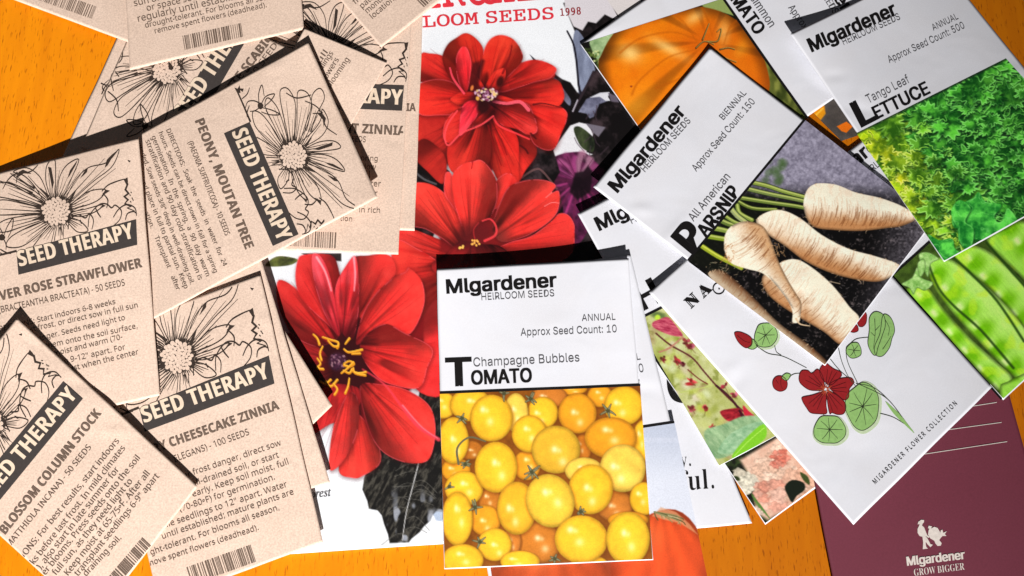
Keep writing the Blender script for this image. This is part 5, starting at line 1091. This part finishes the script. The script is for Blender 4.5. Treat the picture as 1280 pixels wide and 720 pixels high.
lay_art(K4, (174, 511), (336, 445), 1.03); band(K4, [(174, 511), (336, 445), (343, 479.5), (181, 539.5)], 'SEED THERAPY', (181, 528.5), (338, 471.5), 20)
K4.write('title_lettering', KINK, [('Y CHEESECAKE ZINNIA', (201, 563.5), (349.5, 511.5), 11.5, dict(pre='CHERR'))], st='humb'); K4.write('count_lettering', KINK, [('ELEGANS) - 100 SEEDS', (219, 577.5), (312, 543.5), 8, dict(pre='(ZINNIA '))], st='hum')
K4.write('directions_text', KINK, [('frost danger, direct sow', (242, 594), (352, 556.5), None, dict(pre='After ')), ('ll-drained soil, or start', (247, 606.5), (349, 572), None, dict(pre='in we')), ('arly. Keep soil moist, full', (247, 619.5), (361, 580.5), None, dict(pre='e')), ('0-80∘F) for germination.', (234, 637), (344, 599.5), None, dict(pre='sun (7')), ('e seedlings to 12" apart. Water', (214, 657.5), (359.5, 608.5), None, dict(pre='Thi')), ('until established; mature plants are', (203.5, 674), (367.5, 618)), ('ght-tolerant. For blooms all season,', (189, 694), (349.5, 637.5), None, dict(pre='')), ('remove spent flowers (deadhead).', (176, 711.5), (323.5, 662.5))], st='hum')
barcode(K4, [(233, 709.5), (314, 681), (321, 702), (240, 731)], 9)
K3 = kraft('kraft peony packet tilted steeply with its dark band running downward', [(385, 52.5), (472, 246.5), (180, 405), (94, 212)], nseed=31, bulge=.7, curls=((0, 0, .5, 1.6), (1, 0, .5, 1.2)))
lay_art(K3, (312, 153), (373, 293), .93); band(K3, [(312, 153), (373, 293), (341, 307.5), (280, 167)], 'SEED THERAPY', (289.5, 166), (347.5, 302), 20)
K3.write('title_lettering', KINK, [('PEONY, MOUTAN TREE', (243.5, 152), (306.5, 312), 12)], st='humb'); K3.write('count_lettering', KINK, [('(PAEONIA SUFFRUTICOSA) - 10 SEEDS', (234.5, 178.5), (281.5, 295), 7)], st='hum')
K3.write('directions_text', KINK, [('DIRECTIONS:  Soak  the  seeds  in  water  for  24', (207.5, 163), (279, 333.5)), ('hours. Seeds can be direct sown in fall for a spring', (198, 166.5), (267.5, 341.5)), ('germination.  In  the  spring,  a  90  day  warm', (189, 171.5), (257.5, 346)), ('stratification and 90 day cold stratification is', (181.5, 176.5), (248, 350.5)), ('ded. Sow seeds 3/8" deep in well-draining soil.', (176, 193), (238, 356), None, dict(pre='nee')), ('nd place in full to partial sun.  Keep', (177, 229), (230.5, 361.5)), ('ation.     Transplant     after', (180, 266), (220.5, 363.5))], st='hum')
K2 = kraft('kraft strawflower packet at the left edge with flower above a dark band', [(-42, 226), (173, 172), (199.5, 494), (-15, 545)], nseed=32, bulge=.6, curls=((1, 0, 1.12, 9.5, .95),))
lay_art(K2, (21, 315), (170, 275)); band(K2, [(20.5, 315), (170, 274.5), (171.5, 306), (23, 343.5)], 'SEED THERAPY', (25, 333), (168, 297), 19.5)
K2.write('title_lettering', KINK, [('ER ROSE STRAWFLOWER', (11, 373.5), (178, 334), 11.8, dict(pre='V'))], st='humb'); K2.write('count_lettering', KINK, [('BRACTEANTHA BRACTEATA) - 50 SEEDS', (2, 391), (156.5, 357), 8, dict(pre='('))], st='hum')
K2.write('directions_text', KINK, [('NS: Start indoors 6-8 weeks', (31, 407), (144.5, 380), None, dict(pre='DIRECTIO')), ('st frost, or direct sow in full sun', (38, 415), (172.5, 384.5), None, dict(pre='e la')), ('danger. Seeds need light to', (43, 427.5), (156.5, 400)), ('them onto the soil surface,', (57, 436), (172, 410.5), None, dict(pre='press ')), ('moist and warm (70-', (68, 445), (153.5, 424)), ('to 9-12" apart. For', (77, 455.5), (157, 437)), ('est when the center', (88, 464.5), (173.5, 443), None, dict(pre='harv'))], st='hum')
barcode(K2, [(40, 500), (121, 482), (123, 495), (42, 514)], 10)
K1 = kraft('kraft column stock packet in the bottom left corner, lying uppermost', [(-116, 564), (21, 397.5), (247, 608), (117, 776)], nseed=33, bulge=.5, curls=((1, 0, .4, 1.0), (1, .5, .35, .8)))
lay_art(K1, (-26, 604), (79, 477)); band(K1, [(-26, 604), (79, 477), (103.5, 498.5), (0, 625)], 'THERAPY', (27, 577.5), (97.5, 494), 19, pre='SEED ')
K1.write('title_lettering', KINK, [('BLOSSOM COLUMN STOCK', (7, 668.5), (127, 517.5), 11.8, dict(pre='APPLE'))], st='humb'); K1.write('count_lettering', KINK, [('(MATTHIOLA INCANA) - 50 SEEDS', (10, 687.5), (114.5, 560), 7.6)], st='hum')
K1.write('directions_text', KINK, [('RECTIONS: For best results, start indoors', (14, 718), (149.5, 552), None, dict(pre='DI')), ('weeks before last frost. In mild climates', (29, 723.5), (157, 561)), ('8+), also start in late summer for', (43, 722.5), (149.5, 587.5), None, dict(pre='(zone ')), ('ter blooms. Press seeds onto the soil', (54, 723), (175.5, 573.5), None, dict(pre='win')), ('full sun, as they need light to', (70, 720), (166, 602.5)), ('Keep moist at 65-75∘F. After all', (85.5, 720), (187.5, 593)), ('transplant seedlings 6-9" apart', (97.5, 721), (199.5, 596)), ('draining soil.', (108, 721), (152, 673.5), None, dict(pre=''))], st='hum')
barcode(K1, [(122, 737), (180.5, 668.5), (191.5, 679), (133, 748)], 11)

# ------------------------------------------------------------------ camera
cam = bpy.data.cameras.new('camera'); cam.sensor_width = 36; cam.lens = 36*F/1280; cam.clip_start = .01; cam.clip_end = 50
co = bpy.data.objects.new('camera', cam); COL.objects.link(co); co.location = (0, CY, CZ); co.rotation_euler = (TH, 0, 0); SC.camera = co
# ------------------------------------------------------------------ light: low warm window sun from below right of the picture, plus an added soft fill
def lamp(name, typ, loc, tgt, energy, color, **kw):
    l = bpy.data.lights.new(name, typ); l.energy = energy; l.color = color
    for k, v in kw.items(): setattr(l, k, v)
    o = bpy.data.objects.new(name, l); COL.objects.link(o); o.location = loc
    d = np.array(tgt, float)-np.array(loc, float)
    from mathutils import Vector
    o.rotation_euler = Vector(d).to_track_quat('-Z', 'Y').to_euler(); return o
def key_pos(tx, ty, az, el, r):
    a = math.radians(az); e = math.radians(el); return (tx+r*math.cos(e)*math.sin(a), ty-r*math.cos(e)*math.cos(a), r*math.sin(e))
T0 = (-.19, .01, 0)
lamp('window_light', 'SPOT', key_pos(T0[0], T0[1], 10, 30, 3.0), T0, 920, (1, .965, .93), shadow_soft_size=.02, spot_size=math.radians(22.5), spot_blend=1.0)
lamp('fill_light', 'AREA', (-.5, .25, .7), (-.1, 0, 0), .12, (1, .95, .9), shape='RECTANGLE', size=.5, size_y=.6)  # added fill lamp at the left for brightness and sheen, no visible source
w = bpy.data.worlds.new('World'); SC.world = w; w.use_nodes = True
w.node_tree.nodes['Background'].inputs[0].default_value = (.86, .88, 1, 1); w.node_tree.nodes['Background'].inputs[1].default_value = .03
SC.view_settings.view_transform = 'Standard'; SC.view_settings.look = 'None'; SC.view_settings.gamma = 1; SC.view_settings.exposure = .07
